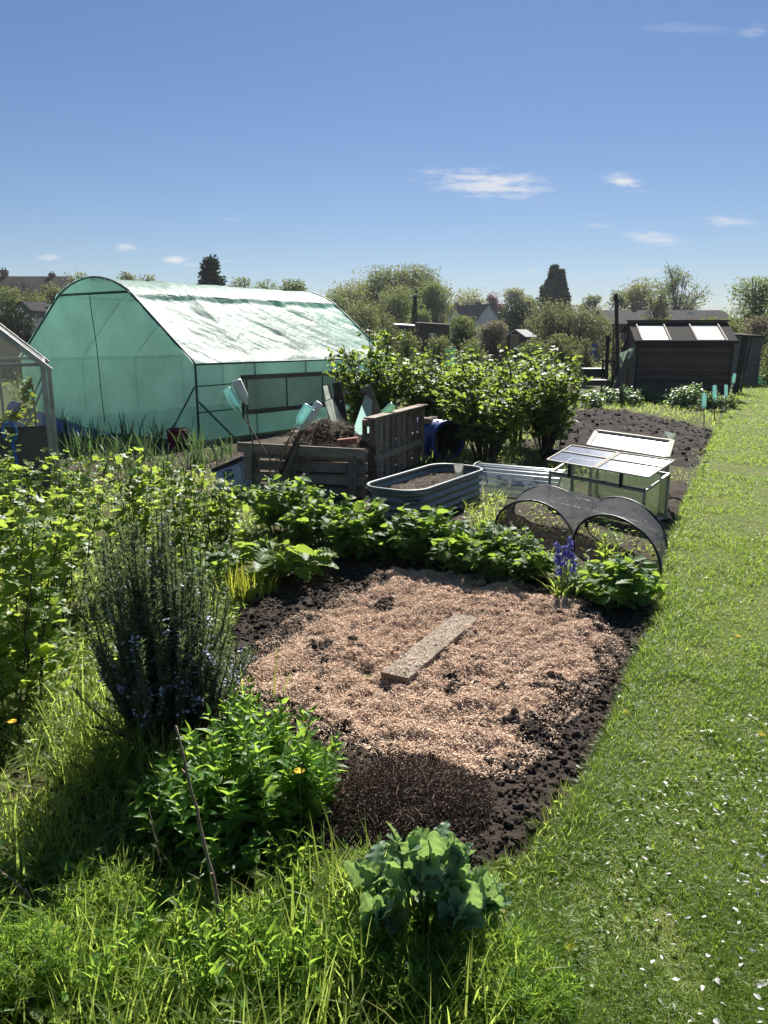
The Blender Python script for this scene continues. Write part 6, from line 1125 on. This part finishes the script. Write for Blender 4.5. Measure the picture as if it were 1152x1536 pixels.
for px, py, wp, hp, st, sl in ((735, 275, 122, 26, 1.0, .08), (936, 272, 46, 15, 1.0, .22), (980, 356, 56, 11, .8, .06), (1096, 333, 52, 12, .7, .05), (800, 283, 45, 8, .6, -.1), (1130, 48, 30, 12, .35, -.2), (1000, 365, 60, 10, .3, .2), (190, 372, 24, 8, 1.0, 0), (264, 390, 26, 7, 1.0, 0), (72, 386, 22, 6, .8, 0), (290, 396, 22, 6, .8, 0), (346, 328, 18, 5, .25, 0), (330, 392, 25, 5, .35, 0), (798, 407, 15, 5, .5, 0), (968, 408, 55, 7, .4, 0), (900, 338, 30, 5, .3, 0), (1112, 360, 40, 5, .25, .05), (1030, 42, 80, 9, .2, .05), (945, 478, 130, 22, .6, 0), (610, 405, 25, 5, .2, 0)):
    d = ray(px, py); u0, v0 = d[0] / d[1], d[2] / d[1]; du = mth('SUBTRACT', u, float(u0)); dv = mth('ADD', mth('SUBTRACT', v, float(v0)), mth('MULTIPLY', du, float(sl)))
    a = mth('MULTIPLY', du, F * .97 / wp); b = mth('MULTIPLY', dv, F * .97 / hp); r2 = mth('ADD', mth('MULTIPLY', a, a), mth('MULTIPLY', b, b))
    m = mth('SUBTRACT', mth('SUBTRACT', 1.0, r2), mth('MULTIPLY', mth('SUBTRACT', .57, nn), 4.5)); m = mth('MULTIPLY', mth('MINIMUM', mth('MAXIMUM', m, 0), 1), mth('MULTIPLY', mth('MAXIMUM', mth('SUBTRACT', 1.0, mth('MULTIPLY', r2, .8)), 0), st)); tot = m if tot is None else mth('MAXIMUM', tot, m)
tot = mth('MULTIPLY', tot, front)
hs = N(nt, 'HueSaturation', Saturation=SKY_SAT, Value=1.0); gm = N(nt, 'Gamma', Gamma=.90); nt.links.new(sky.outputs[0], gm.inputs[0]); nt.links.new(mixc_mul(nt, gm.outputs[0], (.88, .89, 1.0)), hs.inputs['Color'])
col = mixc(nt, mth('MULTIPLY', tot, .85), hs.outputs[0], (8.2, 8.3, 8.6)); nt.links.new(col, bg.inputs[0]); nt.links.new(bg.outputs[0], out.inputs[0])
sl_ = bpy.data.lights.new('sun', 'SUN'); sl_.energy = SUN_E; sl_.angle = radians(.53); sl_.color = (1, .95, .87); so = bpy.data.objects.new('sun', sl_); COL.objects.link(so)
sdv = Vector((sin(SAZ) * cos(SEL), cos(SAZ) * cos(SEL), sin(SEL))); so.rotation_euler = (-sdv).to_track_quat('-Z', 'Y').to_euler(); so.location = sdv * 60
cd = bpy.data.cameras.new('camera'); co = bpy.data.objects.new('camera', cd); COL.objects.link(co); co.location = CAM; co.rotation_euler = (pi / 2 - TH, 0, 0); cd.sensor_fit = 'VERTICAL'; cd.sensor_height = 24; cd.lens = 24 * F / 1536; cd.clip_start = .05; cd.clip_end = 3000; SC.camera = co
SC.view_settings.view_transform = 'Standard'; SC.view_settings.look = 'None'; SC.view_settings.exposure = EXPO; SC.view_settings.gamma = 1
SC.cycles.use_denoising = True; SC.cycles.transparent_max_bounces = 24; SC.cycles.max_bounces = 8; SC.cycles.diffuse_bounces = 3; SC.cycles.glossy_bounces = 3; SC.cycles.transmission_bounces = 6; SC.cycles.sample_clamp_indirect = 6; SC.cycles.caustics_reflective = False; SC.cycles.caustics_refractive = False
SC.render.resolution_x, SC.render.resolution_y = 768, 1024

hz = bpy.data.materials.new('pale_haze'); hz.use_nodes = True; hn = hz.node_tree; hn.nodes.clear(); ho = hn.nodes.new('ShaderNodeOutputMaterial'); hv = N(hn, 'VolumePrincipled', Density=HAZE); hv.inputs['Color'].default_value = (.86, .92, 1, 1); hv.inputs['Anisotropy'].default_value = .2; hn.links.new(hv.outputs[0], ho.inputs['Volume'])
mb = MB(); box(mb, (0, 108, 9.0), (460, 224, 20)); tag(mb.build('haze', hz), 'thin pale air between the plots and the far trees', kind='stuff'); SC.cycles.volume_bounces = 0
